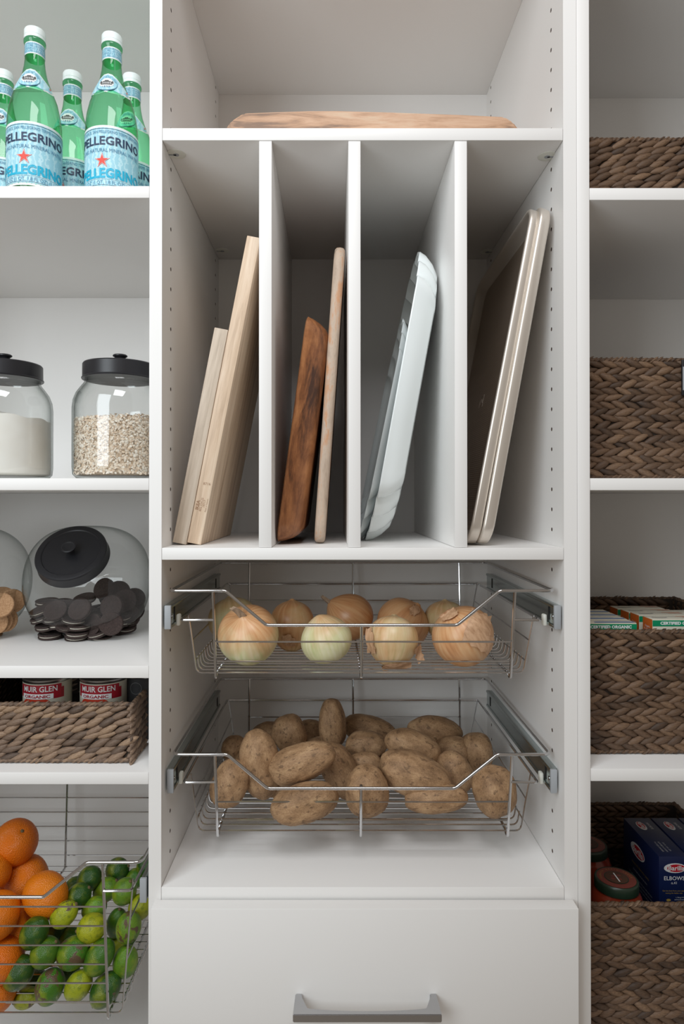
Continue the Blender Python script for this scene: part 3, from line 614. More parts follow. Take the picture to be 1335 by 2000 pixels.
# ------------------------------------------------------------------ green water bottles
BP = [(0.036, 0.0), (0.0395, 0.003), (0.041, 0.012), (0.041, 0.120), (0.0405, 0.128), (0.0385, 0.142), (0.0345, 0.160), (0.029, 0.175), (0.0235, 0.188), (0.0190, 0.202), (0.0162, 0.216), (0.0147, 0.230), (0.0143, 0.240), (0.0141, 0.251), (0.0165, 0.2535), (0.0168, 0.2575), (0.0150, 0.2600)]
def brad(z):
    for (r0, z0), (r1, z1) in zip(BP, BP[1:]):
        if z0 <= z <= z1 and z1 > z0: return r0+(r1-r0)*(z-z0)/(z1-z0)
    return 0.014
def make_bottle(loc, rz, label):
    root = thing('water_bottle', loc, label, 'bottle', 'green glass water bottles')
    L = Vector(loc); M0 = Matrix.Translation(L)
    MB().lathe(BP, 40, 0, M0).build('glass_body', GREENGL, root, angle=60)
    c = MB(); cap = [(0.0152, 0.2585), (0.0162, 0.259), (0.0162, 0.2635), (0.0155, 0.264), (0.0161, 0.2645), (0.0161, 0.2735), (0.0150, 0.2755), (0.012, 0.276)]
    c.lathe(cap, 36, 0, M0); c.build('cap', CAPW, root, angle=40)
    def cyl(off): return lambda u, v: L + Vector(((brad(v)+off)*math.sin(u/0.041+rz), -(brad(v)+off)*math.cos(u/0.041+rz), v))
    f0, f1, f2, f3 = cyl(0.0004), cyl(0.0006), cyl(0.0009), cyl(0.0013)
    w = 0.041*PI*0.98
    lb = MB(); rect_on(lb, -w, w, 0.0095, 0.1085, f0, 0, 60, 1); rect_on(lb, -w, w, 0.0130, 0.1050, f1, 1, 60, 1); rect_on(lb, -w, w, 0.1030, 0.1037, f2, 2, 60, 1); rect_on(lb, -w, w, 0.0145, 0.0151, f2, 2, 60, 1)
    rect_on(lb, -w, w, 0.0235, 0.0238, f2, 2, 60, 1)
    lo = lb.build('front_label', [PAPER, LBLUE, NAVY], root, angle=60)
    tx = MB()
    text_on(tx, 'S.PELLEGRINO', 0.0185, f3, 0.003, 0.0835, 0, 0.0004, width=0.119)
    text_on(tx, 'SPARKLING NATURAL MINERAL WATER', 0.0082, f3, 0, 0.0690, 1, 0.0, width=0.120)
    text_on(tx, 'BOTTLED AT THE SOURCE, SAN PELLEGRINO TERME (BERGAMO), ITALY', 0.0066, f3, 0, 0.0978, 1, 0.0, width=0.160)
    text_on(tx, 'S.PELLEGRINO', 0.0205, f3, 0.003, 0.0325, 2, 0.0008, width=0.119)
    text_on(tx, '33.8 FL OZ (1 QT, 1.8 FL OZ) (1 L)', 0.0080, f3, -0.002, 0.0187, 1, 0.0, width=0.098)
    blob_on(tx, star(-0.002, 0.0530, 0.0125, 0.0050), f2, 3, 2, (-0.002, 0.0530)); blob_on(tx, star(-0.002, 0.0530, 0.0110, 0.0044), f3, 4, 2, (-0.002, 0.0530))
    blob_on(tx, star(-0.002, 0.0530, 0.0095, 0.0038), cyl(0.0016), 3, 2, (-0.002, 0.0530))
    tx.build('lettering', [NAVY, MIDBLUE, CYAN, RED, PAPER], lo, angle=0, rec=False)
    nk = MB(); wn = 0.041*PI*0.98
    rect_on(nk, -wn, wn, 0.2310, 0.2505, f0, 0, 40, 2); rect_on(nk, -wn, wn, 0.2328, 0.2487, f1, 1, 40, 2); nko = nk.build('neck_label', [PAPER, LBLUE], root, angle=60)
    nt = MB()
    for i, s_ in enumerate(('PELLEGRINO S.PELLEGRINO S.PELLEGR', 'S.PELLEGRINO S.PELLEGRINO S.PELL', 'RINO S.PELLEGRINO S.PELLEGRINO', 'S.PELLEGRINO S.PELLEGRINO S.PELL')):
        text_on(nt, s_, 0.0042, f3, 0, 0.2468-0.0040*i, 0, 0.0, width=0.200)
    nt.build('lettering', MIDBLUE, nko, angle=0, rec=False)
    # shoulder label
    sh = MB()
    def tri(k):
        base_ = [(0.0, 0.019), (0.010, 0.0175), (0.0205, 0.011), (0.033, 0.000), (0.042, -0.008), (0.0435, -0.013), (0.039, -0.0165), (0.025, -0.018), (0.0, -0.0185)]
        full = base_ + [(-a, b) for a, b in base_[-2:0:-1]]
        return [(a*k, 0.1845+(b*k)) for a, b in full]
    def cyl2(off): return lambda u, v: L + Vector(((brad(v)+off)*math.sin(u/0.0245*0.82+rz), -(brad(v)+off)*math.cos(u/0.0245*0.82+rz), v))
    blob_on(sh, tri(1.0), cyl2(0.0008), 0, 5, (0, 0.1845)); blob_on(sh, tri(0.90), cyl2(0.0012), 1, 5, (0, 0.1845))
    blob_on(sh, ell(0, 0.1835, 0.0185, 0.0150, 24), cyl2(0.0016), 2, 4); blob_on(sh, ell(0, 0.1835, 0.0175, 0.0141, 24), cyl2(0.0019), 1, 4); blob_on(sh, ell(0, 0.1840, 0.0125, 0.0092, 24), cyl2(0.0022), 0, 4)
    sho = sh.build('shoulder_label', [PAPER, LBLUE, MIDBLUE], root, angle=60, rec=False)
    g = MB(); fg = cyl2(0.0027)
    rect_on(g, -0.0090, 0.0090, 0.1800, 0.1815, fg, 0, 4, 1)
    for i in range(7): rect_on(g, -0.0084+0.0026*i, -0.0072+0.0026*i, 0.1815, 0.1860, fg, 0)
    rect_on(g, -0.0070, 0.0070, 0.1860, 0.1872, fg, 0, 4, 1); rect_on(g, -0.0035, 0.0035, 0.1872, 0.1890, fg, 0, 2, 1)
    for a in (-0.0100, 0.0100): blob_on(g, ell(a, 0.1850, 0.0016, 0.0030, 8), fg, 0, 1)
    text_on(g, '1899', 0.0050, fg, 0, 0.1757, 2, 0.0, spacing=1.3)
    for a in (-0.033, 0.033): blob_on(g, star(a, 0.1745, 0.0026, 0.0011), fg, 1, 1, (a, 0.1745))
    for s_, r0, sg in (('S.PELLEGRINO TERME', 0.0162, 1),):
        for i, ch in enumerate(s_):
            if ch == ' ': continue
            a = PI*0.5 + 1.35 - 2.7*i/(len(s_)-1); text_on(g, ch, 0.0036, fg, 0.0150*math.cos(a), 0.1835+0.0118*math.sin(a), 2, rot=a-PI/2)
    g.build('emblem', [GREYINK, RED, MIDBLUE], sho, angle=0, rec=False)
    return root
zs0 = ZS_L[0]+0.0005
for px, Y, rz, lab in ((66, 0.058, 0.10, 'front green water bottle leftward of the pair at the shelf edge'), (217, 0.070, 0.02, 'front green water bottle nearest the middle unit'),
                       (140, 0.165, 0.06, 'green water bottle standing behind between the two front ones'), (256, 0.172, -0.05, 'rear green water bottle half hidden behind the front one nearest the middle unit'), (5, 0.162, 0.10, 'rear green water bottle cut off by the photo edge')):
    make_bottle((xx(px, Y), Y, zs0), rz, lab)

# ------------------------------------------------------------------ glass canisters
JP = [(0.060, 0.0), (0.068, 0.002), (0.0735, 0.008), (0.0748, 0.02), (0.0748, 0.116), (0.0735, 0.128), (0.069, 0.140), (0.062, 0.150), (0.0565, 0.157), (0.0550, 0.162), (0.0550, 0.184)]
def canister(px, Y, lab):
    x = xx(px, Y); L = Vector((x, Y, ZS_L[1]+0.0005)); M0 = Matrix.Translation(L)
    root = thing('glass_canister', L, lab, 'jar', 'round glass canisters with black lids')
    inner = [(r-0.003, max(z, 0.005)) for r, z in JP[::-1]]
    MB().lathe(JP + inner, 56, 0, M0, cap0=True, cap1=True).build('glass_body', GLASS, root, angle=60, rec=True)
    lid = MB().lathe([(0.0565, 0.1645), (0.0600, 0.1640), (0.0605, 0.1655), (0.0590, 0.1672), (0.0588, 0.1880), (0.0575, 0.1898), (0.050, 0.1905), (0.020, 0.1915), (0.010, 0.1915)], 56, 0, M0).build('lid', BLACKLID, root, angle=35)
    MB().lathe([(0.0085, 0.1912), (0.0068, 0.195), (0.0068, 0.199), (0.0095, 0.2025), (0.0118, 0.2040), (0.0118, 0.2055), (0.0100, 0.2068), (0.004, 0.2062)], 28, 0, M0).build('knob', BLACKLID, lid, angle=40)
    return L
Lf = canister(8, 0.090, 'glass canister of white flour with a flat black lid'); Lo = canister(234, 0.092, 'glass canister of rolled oats with a flat black lid')
fm = MB(); n = 48; rs = []
for r, z in ((0.060, 0.0055), (0.0690, 0.009), (0.0712, 0.016), (0.0712, 0.06)): rs.append([Lf+Vector((r*math.cos(2*PI*j/n), r*math.sin(2*PI*j/n), z)) for j in range(n)])
def flour_h(x, y): return 0.106 - 0.14*x + 0.006*noise.noise(Vector((x*40, y*40, 0))) + 0.010*math.exp(-((x+0.02)**2+y*y)/0.0007)
for r in (0.0712, 0.060, 0.045, 0.030, 0.015, 0.002): rs.append([Lf+Vector((r*math.cos(2*PI*j/n), r*math.sin(2*PI*j/n), flour_h(r*math.cos(2*PI*j/n), r*math.sin(2*PI*j/n)))) for j in range(n)])
fm.rings(rs); tag(fm.build('flour', FLOUR, angle=50), 'white flour heaped inside the canister', 'flour', kind='stuff')
om = MB(); om.lathe([(0.060, 0.0055), (0.0685, 0.009), (0.0695, 0.016), (0.0695, 0.094), (0.05, 0.096), (0.01, 0.099)], 40, 0, Matrix.Translation(Lo))
rnd = random.Random(3)
for i in range(5200):
    if i < 4200: a = rnd.uniform(-PI*1.05, 0.2); r = 0.0702; z = rnd.uniform(0.008, 0.097); nrm = Vector((math.cos(a), math.sin(a), rnd.uniform(-.4, .4)))
    else: a = rnd.uniform(0, 2*PI); r = 0.069*math.sqrt(rnd.random()); z = 0.0965+rnd.uniform(-0.001, 0.0035)+0.004*math.cos(a); nrm = Vector((rnd.uniform(-.5, .5), rnd.uniform(-.5, .5), 1))
    nrm = (nrm + Vector((rnd.gauss(0, .35), rnd.gauss(0, .35), rnd.gauss(0, .35)))).normalized(); t1 = nrm.orthogonal().normalized(); t1 = Matrix.Rotation(rnd.uniform(0, 6.28), 3, nrm) @ t1; t2 = nrm.cross(t1)
    c = Lo + Vector((r*math.cos(a), r*math.sin(a), z)); s_ = rnd.uniform(0.0016, 0.0032); q = s_*rnd.uniform(0.55, 0.8)
    om.add([c+t1*s_, c+t1*s_*0.4+t2*q, c-t1*s_*0.5+t2*q, c-t1*s_, c-t1*s_*0.5-t2*q, c+t1*s_*0.4-t2*q, c+nrm*s_*0.2], [(0, 1, 6), (1, 2, 6), (2, 3, 6), (3, 4, 6), (4, 5, 6), (5, 0, 6)], 1)
tag(om.build('rolled_oats', [OATCORE, OAT], angle=0, rec=False), 'pale rolled oats filling half of the canister', 'oats', kind='stuff')

# ------------------------------------------------------------------ slanted cookie jars
NJ = Vector((0, -math.cos(math.radians(43)), math.sin(math.radians(43))))
def cookie_jar(cx, lab):
    zb = ZS_L[2]+0.0005; C = Vector((cx, 0.240, zb+0.0985)); root = thing('cookie_jar', Vector((cx, 0.24, zb)), lab, 'jar', 'slanted glass cookie jars with black lids')
    def shell(off):
        bm = bmesh.new(); bmesh.ops.create_uvsphere(bm, u_segments=64, v_segments=40, radius=1.0); ax, ay, az = 0.108-off, 0.104-off, 0.1035-off; e = 2.45
        for v in bm.verts:
            p = v.co; k = (abs(p.x)**2.7+(abs(p.y)**2+abs(p.z)**2)**(1.35))**(-1/2.7); q = Vector((p.x*k*ax, p.y*k*ay, p.z*k*az))
            if q.z < -0.098+off: q.z = -0.098+off
            d = q.dot(NJ)
            if d > 0.083-off: q = q - NJ*(d-0.083+off)
            v.co = q
        vs = [C+v.co for v in bm.verts]; fs = [tuple(v.index for v in f.verts) for f in bm.faces]; bm.free(); return vs, fs
    m = MB(); m.add(*shell(0.0)); m.build('glass_body', GLASS, root, angle=60)
    R = NJ.to_track_quat('Z', 'Y').to_matrix().to_4x4(); off = Vector((-0.002, -0.003, -0.013)); M0 = Matrix.Translation(C + off) @ R
    lid = MB().lathe([(0.0590, 0.0880), (0.0615, 0.0875), (0.0628, 0.0885), (0.0618, 0.0905), (0.0615, 0.1060), (0.0600, 0.1080), (0.0575, 0.1085), (0.0505, 0.1085), (0.0490, 0.1070), (0.0470, 0.1068), (0.020, 0.1080), (0.006, 0.1085)], 64, 0, M0).build('lid', BLACKLID, root, angle=30)
    MB().lathe([(0.0072, 0.108), (0.0062, 0.112), (0.0065, 0.116), (0.0105, 0.120), (0.0125, 0.1210), (0.0125, 0.1225), (0.0105, 0.1232), (0.009, 0.1225), (0.004, 0.1225)], 28, 0, M0).build('knob', BLACKLID, lid, angle=30)
    return C
JX = -0.4565
CJ = cookie_jar(JX, 'slanted glass jar of dark chocolate cookies with round black lid'); CJ2 = cookie_jar(JX-0.231, 'slanted glass jar of golden cookies cut off by the photo edge')
def cookie_meshes(matc, nm, matf):
    w = MB().lathe([(0.0195, 0.0), (0.0208, 0.0006), (0.0210, 0.0022), (0.0200, 0.0034), (0.0178, 0.0036), (0.0170, 0.0031), (0.004, 0.0031)], 22, 0).mesh('wafer', matc, angle=40)
    f = MB().lathe([(0.0188, -0.0010), (0.0192, 0.0), (0.0188, 0.0010)], 18, 0).mesh('filling', matf, angle=40)
    return w, f
CK1 = cookie_meshes(CHOC, 'c', CREAM); CK2 = cookie_meshes(VANW, 'v', VANW)
def cookie(name, p, nrm, meshes, lab, group, s=1.0):
    r = thing(name, p, lab, 'cookie', group); r.rotation_euler = Vector(nrm).normalized().to_track_quat('Z', 'Y').to_euler(); r.scale = (s, s, s)
    a = bpy.data.objects.new('wafer', meshes[0]); b = bpy.data.objects.new('wafer', meshes[0]); c = bpy.data.objects.new('filling', meshes[1])
    for q in (a, b, c): COL.objects.link(q); q.parent = r
    a.location = (0, 0, 0.0009); b.location = (0, 0, -0.0009); b.rotation_euler = (PI, 0, 0)
CL = [(156, 1190, 0.175, (-.15, -.8, .5)), (109, 1193, 0.18, (.0, -.75, .7)), (217, 1218, 0.175, (.2, -1, .05)), (218, 1185, 0.20, (-.1, -1, .3)), (232, 1156, 0.25, (.1, -1, .15)),
      (262, 1170, 0.26, (.5, -.8, .1)), (80, 1192, 0.20, (-.3, -.25, .9)), (82, 1206, 0.20, (-.3, -.2, .9)), (130, 1217, 0.18, (.1, -.5, .85)), (181, 1221, 0.185, (-.4, -.8, .3)),
      (92, 1222, 0.195, (-.1, -.2, .95)), (98, 1240, 0.195, (0, -.1, 1)), (150, 1243, 0.19, (.05, -.15, 1)), (253, 1203, 0.24, (.7, -.7, .1)), (203, 1150, 0.255, (-.3, -.9, .4)),
      (92, 1176, 0.235, (0, -.1, 1)), (196, 1244, 0.20, (.1, -.1, 1)), (240, 1228, 0.24, (.8, -.4, .2)), (124, 1180, 0.25, (.1, -.2, .9)), (165, 1170, 0.25, (-.1, -.3, .9)), (170, 1200, 0.23, (0, -.2, .9)), (120, 1210, 0.24, (0, -.1, 1)), (262, 1190, 0.285, (.6, -.6, .1)), (215, 1165, 0.29, (.1, -.9, .3)), (236, 1190, 0.28, (0, -.8, .5)), (244, 1172, 0.235, (.3, -.9, .1))]
rk = random.Random(5)
for lz, nn in ((0.012, 12), (0.024, 12), (0.036, 9)):
    for q in range(nn):
        a = 2*PI*q/nn+lz*90; rr_ = 0.060 if q % 3 else 0.030
        p_ = CJ + Vector((rr_*1.12*math.cos(a), rr_*math.sin(a), -0.098+lz)); nv = (rk.uniform(-.25, .25), rk.uniform(-.35, .1), 1)
        cookie('sandwich_cookie', p_, nv, CK1, 'dark chocolate sandwich cookie in the lower layers of the pile', 'chocolate cookies in the jar')
for i, (px, py, Y, nr) in enumerate(CL):
    p_ = at(px, py, Y)
    lab = {0: 'chocolate sandwich cookie tilted up against the glass under the lid', 2: 'chocolate sandwich cookie standing upright facing out, lowest at the front', 4: 'chocolate sandwich cookie standing on edge at the top of the pile', 6: 'chocolate cookie topmost of the small stack at the jar side'}.get(i, 'dark chocolate sandwich cookie lying in the pile inside the jar')
    cookie('sandwich_cookie', p_, nr, CK1, lab, 'chocolate cookies in the jar')
for i, (px, py, Y, nr) in enumerate([(3, 1182, 0.18, (.2, -.9, .35)), (24, 1174, 0.215, (.5, -.8, .0)), (3, 1166, 0.23, (.25, -.6, .7)), (10, 1210, 0.20, (.75, -.6, .15)), (0, 1212, 0.19, (.75, -.65, .15)), (-10, 1215, 0.18, (.7, -.7, .15)), (-30, 1190, 0.18, (0, -.9, .3)), (-60, 1200, 0.18, (0, -.9, .3)), (-100, 1195, 0.19, (0, -.9, .3)), (-40, 1225, 0.19, (0, -.5, .8)), (-80, 1228, 0.19, (0, -.5, .8)), (-30, 1165, 0.24, (0, -.6, .8)), (-20, 1235, 0.22, (.1, -.1, .9))]):
    lab = {1: 'golden sandwich cookie leaning outermost against the jar wall', 2: 'golden sandwich cookie lying on top of its pile', 0: 'golden sandwich cookie facing out in front of the pile'}.get(i, 'golden brown sandwich cookie in the pile inside the cut-off jar')
    cookie('sandwich_cookie', at(px, py, Y), nr, CK2, lab, 'golden cookies in the jar', 1.05)

# ------------------------------------------------------------------ tomato cans
def can(px, Y, lab, dark=False, turn=0.0):
    r = 0.0385; L = Vector((xx(px, Y), Y, ZS_L[3]+0.0055)); M0 = Matrix.Translation(L); root = thing('tomato_can', L, lab, 'can', 'tomato cans in the woven basket')
    pr = [(0.036, 0.0), (0.0388, 0.0005), (0.0388, 0.003), (0.0378, 0.0045), (0.0378, 0.108), (0.0388, 0.1095), (0.0388, 0.1125), (0.0372, 0.1130), (0.0365, 0.1105), (0.030, 0.1105)]
    MB().lathe(pr, 40, 0, M0).build('tin_body', TIN, root, angle=35)
    def cyl(off): return lambda u, v: L + Vector(((0.0379+off)*math.sin(u/0.038+turn), -(0.0379+off)*math.cos(u/0.038+turn), v))
    lb = MB(); w = 0.038*PI; rect_on(lb, -w, w, 0.006, 0.1075, cyl(0.0003), 0, 48, 1)
    lo = lb.build('paper_label', BLACKPAPER if dark else CREAMPAPER, root, angle=60)
    t = MB(); f1, f2, f3 = cyl(0.0006), cyl(0.0010), cyl(0.0014)
    if dark:
        blob_on(t, ell(-0.008, 0.092, 0.010, 0.010, 20), f1, 3, 2); blob_on(t, ell(-0.008, 0.092, 0.009, 0.009, 20), f2, 4, 2)
    else:
        rect_on(t, 0.020, 0.040, 0.0830, 0.1000, f1, 0, 6, 1); rect_on(t, -0.037, 0.035, 0.0860, 0.1060, f2, 0, 20, 1)
        text_on(t, 'MUIR GLEN', 0.0125, f3, 0.000, 0.0990, 1, 0.0002, width=0.056)
        bn = [(-0.031, 0.0835), (-0.035, 0.0800), (-0.031, 0.0765), (0.024, 0.0765), (0.020, 0.0800), (0.024, 0.0835)]; rect_on(t, -0.030, 0.022, 0.0835, 0.0918, f3, 1, 16, 1)
        text_on(t, 'ORGANIC', 0.0068, cyl(0.0018), -0.004, 0.0874, 2, 0.0002, width=0.042)
        for a in (-0.016, 0.004, -0.006): blob_on(t, ell(a, 0.073, 0.015, 0.0115, 16), f2, 5, 3)
        blob_on(t, ell(0.031, 0.068, 0.007, 0.007, 14), f2, 3, 2)
        for a in (-0.012, -0.002, 0.006): text_on(t, '~', 0.014, f3, a, 0.073, 6, 0.0003)
    t.build('printing', [CRIMSON, PAPER, CRIMSON, GREYINK, BLACKPAPER, TOMATO, GREENDARK], lo, angle=0, rec=False)
can(94, 0.108, 'tomato can with red banner farther from the middle unit', turn=0.05); can(204, 0.108, 'tomato can with red banner nearer to the middle unit', turn=0.05); can(283, 0.14, 'black-labelled can in the shadowed basket corner', True, turn=0.1)

# ------------------------------------------------------------------ small food boxes
def food_box(x0, y0, z0, w, d, h, style, label, group, txt=True):
    L = Vector((x0+w/2, y0+d/2, z0)); root = MB().box(x0, x0+w, y0, y0+d, z0, z0+h, 0.0006).build('food_box', CREAMPAPER, loc=L); tag(root, label, 'box', group)
    ff = lambda u, v: Vector((x0+u, y0-0.0004, z0+v)); ft = lambda u, v: Vector((x0+u, y0+v, z0+h+0.0004)); fs_ = lambda u, v: Vector((x0-0.0004, y0+d-u, z0+v)); g = 0.0003
    p = MB(); rect_on(p, 0.0, w, h-0.0115, h-0.0015, ff, 0); rect_on(p, 0.0005, d, 0.0, h-0.0005, fs_, {'o': 1, 'b': 0, 'p': 2}[style])
    if style == 'b': rect_on(p, 0.018, w-0.002, 0.003, 0.011, ft, 3)
    if style == 'o':
        rect_on(p, 0.060, w-0.004, 0.018, 0.0215, ft, 4); rect_on(p, 0.052, w-0.004, 0.026, 0.0295, ft, 4)
        blob_on(p, ell(0.020, 0.018, 0.013, 0.006, 14), ft, 5, 1); blob_on(p, ell(0.020, 0.018, 0.011, 0.0045, 14), lambda u, v: ft(u, v)+Vector((0, 0, g)), 7, 1)
        text_on(p, 'Organic', 0.0055, lambda u, v: fs_(u, v)+Vector((-g, 0, 0)), d/2, h-0.014, 6); text_on(p, 'Mac & Cheese', 0.0040, lambda u, v: fs_(u, v)+Vector((-g, 0, 0)), d/2, h-0.019, 6)
    if style == 'p': text_on(p, 'Organic', 0.0055, lambda u, v: fs_(u, v)+Vector((-g, 0, 0)), d/2, h-0.014, 6)
    if txt: text_on(p, 'CERTIFIED ORGANIC', 0.0068, lambda u, v: ff(u, v)+Vector((0, -g, 0)), w/2 if style != 'o' else w/2+0.004, h-0.0065, 6, 0.0003, width=w*0.80)
    if style == 'b':
        for k in range(2): text_on(p, 'Organic Macaroni', 0.0055, lambda u, v: ft(u, v)+Vector((0, 0, g)), w*0.55, 0.016+0.008*k, 5)
    p.build('printing', [KGREEN, KORANGE, KPURPLE, KBLUE, SALMON, BUNNYGREY, PAPER, CREAMPAPER], root, angle=0, rec=False); return root
zbx = ZS_R[2]+0.006
hb = H-0.2005-zbx
ORD = ['front', 'second', 'third', 'fourth', 'fifth']
for i, k in enumerate((0.078, 0.112, 0.146, 0.180)): food_box(xr0+0.010, k, zbx, 0.084, 0.032, hb, 'b', ORD[i] + ' cream box with blue stripe in the row against the basket end', 'blue-striped food boxes', i == 0)
for i, k in enumerate((0.100, 0.148, 0.187, 0.234)): food_box(0.532, k, zbx, 0.088, 0.034, hb+0.002-0.0015*i, 'o', ORD[i] + ' cream box with orange side in the middle row of the basket', 'orange-sided food boxes', i == 0)
food_box(0.629, 0.197, zbx, 0.08, 0.034, hb-0.004, 'p', 'cream box with purple side at the back of the braided basket', None)

# ------------------------------------------------------------------ pasta boxes and sauce jars
def pasta(x0, y0, lab):
    z0 = ZS_R[3]+0.006; w, d = 0.0500, 0.140; h = H-0.6215-z0
    root = MB().box(x0, x0+w, y0, y0+d, z0, z0+h, 0.0006).build('pasta_box', PBLUE, loc=Vector((x0+w/2, y0+d/2, z0))); tag(root, lab, 'box', 'blue pasta boxes')
    e = 0.0004
    def F_(k): return lambda u, v: Vector((x0+u, y0-e*k, z0+v))
    def T_(k): return lambda u, v: Vector((x0+w-v, y0+u, z0+h+e*k))       # reads along the long top, seen from the left
    def S_(k): return lambda u, v: Vector((x0-e*k, y0+d-u, z0+v))
    p = MB()
    def logo(G, cu, cv, a, b, rot=0):
        c, s_ = math.cos(rot), math.sin(rot); r_ = lambda pts: [(cu+(x-cu)*c-(y-cv)*s_, cv+(x-cu)*s_+(y-cv)*c) for x, y in pts]
        blob_on(p, r_(ell(cu, cv, a, b)), G(1), 0, 1); blob_on(p, r_(ell(cu+a*0.10, cv, a*0.82, b*0.78)), G(2), 1, 1); text_on(p, 'Barilla', b*1.35, G(3), cu+a*0.08*c, cv+a*0.08*s_, 0, b*0.03, width=a*1.45, rot=rot)
    logo(F_, 0.028, h-0.0200, 0.0195, 0.0085)
    text_on(p, 'ELBOWS', 0.0095, F_(1), 0.0265, h-0.038, 0, 0.0001); text_on(p, 'n.41', 0.0065, F_(1), 0.0265, h-0.046, 0)
    text_on(p, 'Get the best from your pasta', 0.0034, F_(1), 0.026, h-0.0595, 2); text_on(p, 'tasting the Italian way', 0.0034, F_(1), 0.026, h-0.0635, 2)
    for i, s_ in enumerate(('1. Bring 4-6', 'quarts of water', 'to a boil,', 'then add to taste.', 'Add pasta to', 'boiling water.')): text_on(p, s_, 0.0030, F_(1), 0.036, h-0.0710-0.0036*i, 0)
    blob_on(p, ell(0.012, h-0.083, 0.006, 0.0045, 12), F_(1), 2, 1); blob_on(p, ell(0.0165, h-0.0755, 0.004, 0.0022, 12), F_(1), 2, 1)
    logo(T_, 0.108, 0.030, 0.0165, 0.0080, 0.0); text_on(p, 'ELBOWS', 0.0065, T_(1), 0.108, 0.014, 0)
    for i in range(3): text_on(p, ('SERVING SIZE 2 oz', 'ABOUT 8 PER BOX', 'NET WT. 16 OZ')[i], 0.0042, T_(1), 0.032, 0.034-0.007*i, 0)
    logo(S_, 0.060, h-0.034, 0.028, 0.0125); text_on(p, 'America\'s favorite pasta', 0.007, S_(1), 0.070, h-0.062, 2); text_on(p, 'Enriched macaroni product', 0.005, S_(1), 0.070, h-0.074, 0)
    for i in range(3): text_on(p, 'Made with durum wheat semolina, great taste every time', 0.0040, S_(1), 0.070, h-0.086-0.007*i, 0)
    p.build('printing', [WHITEINK, LOGORED, GOLDINK], root, angle=0, rec=False)
xp = at(1286, 1672, 0.155).x
pasta(xp, 0.155, 'dark blue pasta box nearer to the sauce jars'); pasta(xp+0.0535, 0.155, 'dark blue pasta box second from the sauce jars'); pasta(xp+0.107, 0.155, 'dark blue pasta box farthest from the sauce jars')
def sauce(px, Y, ztop, lab):
    p0 = at(px, 1708, Y); z0 = ZS_R[3]+0.006; h = ztop-z0; L = Vector((p0.x, Y, z0)); M0 = Matrix.Translation(L); root = thing('sauce_jar', L, lab, 'jar', 'tomato sauce jars')
    MB().lathe([(0.036, 0), (0.042, 0.004), (0.0445, 0.012), (0.0445, h-0.050), (0.043, h-0.038), (0.038, h-0.024), (0.033, h-0.018), (0.033, h-0.012)], 40, 0, M0).build('jar_body', SAUCE, root, angle=60)
    ld = MB().lathe([(0.0335, h-0.017), (0.0352, h-0.0165), (0.0352, h-0.004), (0.0343, h-0.0015), (0.033, h-0.0005), (0.031, h-0.0012)], 40, 0, M0).build('lid', LIDGREEN, root, angle=40)
    d = MB(); fl = lambda k: (lambda u, v: L+Vector((u, v, h-0.0008+0.0003*k)))
    blob_on(d, ell(0, 0, 0.031, 0.031, 32), fl(0), 0, 1); blob_on(d, ell(0, 0, 0.0195, 0.0195, 28), fl(1), 1, 1); blob_on(d, ell(0, 0, 0.0180, 0.0180, 28), fl(2), 2, 1)
    for a, b in ((-0.004, 0.003), (0.006, 0.005), (0.003, -0.006), (-0.007, -0.004)): blob_on(d, ell(a, b, 0.004, 0.003, 10), fl(3), 3, 1)
    rect_on(d, -0.001, 0.001, -0.014, 0.012, fl(4), 4)
    for i, ch in enumerate('TOMATO BASIL SAUCE'):
        a = PI*0.5+1.6-3.2*i/17
        if ch != ' ': text_on(d, ch, 0.0045, fl(1), 0.0250*math.cos(a), 0.0250*math.sin(a), 5, rot=a-PI/2)
    d.build('lid_print', [LIDRED, LIDGREEN, LIDBROWN, LIDRED, WHITEINK, GOLDINK], ld, angle=0, rec=False)
sauce(1203, 0.115, H-0.6345, 'red sauce jar with green lid close behind the basket front'); sauce(1146, 0.225, H-0.634, 'red sauce jar in the shadow behind the other sauce jar')

# ------------------------------------------------------------------ produce
def q_axis(ang, dy=0.0): return Vector((math.cos(ang), dy, math.sin(ang))).normalized().to_track_quat('Z', 'Y')
def lime_mesh(seed):
    prof = []
    for i in range(21):
        u = i/20; a = PI*u; r = math.sin(a)**0.92; z = -math.cos(a); z *= 1+0.04*abs(z)**8
        prof.append((max(r, 0.012)*0.78, z))
    prof[0] = (0.05, -1.13); prof[1] = (0.10, -1.06); prof[-1] = (0.05, 1.08); prof[-2] = (0.11, 1.03)
    m = MB().lathe(prof, 28)
    for v in m.v: v += v.normalized()*0.035*noise.noise(v*1.4+Vector((seed*3.1, 0, 0)))
    return m.mesh('lime', LIME, angle=80)
LM = [lime_mesh(i) for i in range(4)]
NUB = MB().lathe([(0.0026, -0.001), (0.003, 0.0008), (0.0018, 0.0018), (0.0005, 0.002)], 8).mesh('stem_scar', STEM)
LC = {'d': (0.020, 0.080, 0.008), 'm': (0.055, 0.160, 0.009), 'l': (0.130, 0.270, 0.014), 'y': (0.36, 0.38, 0.012)}
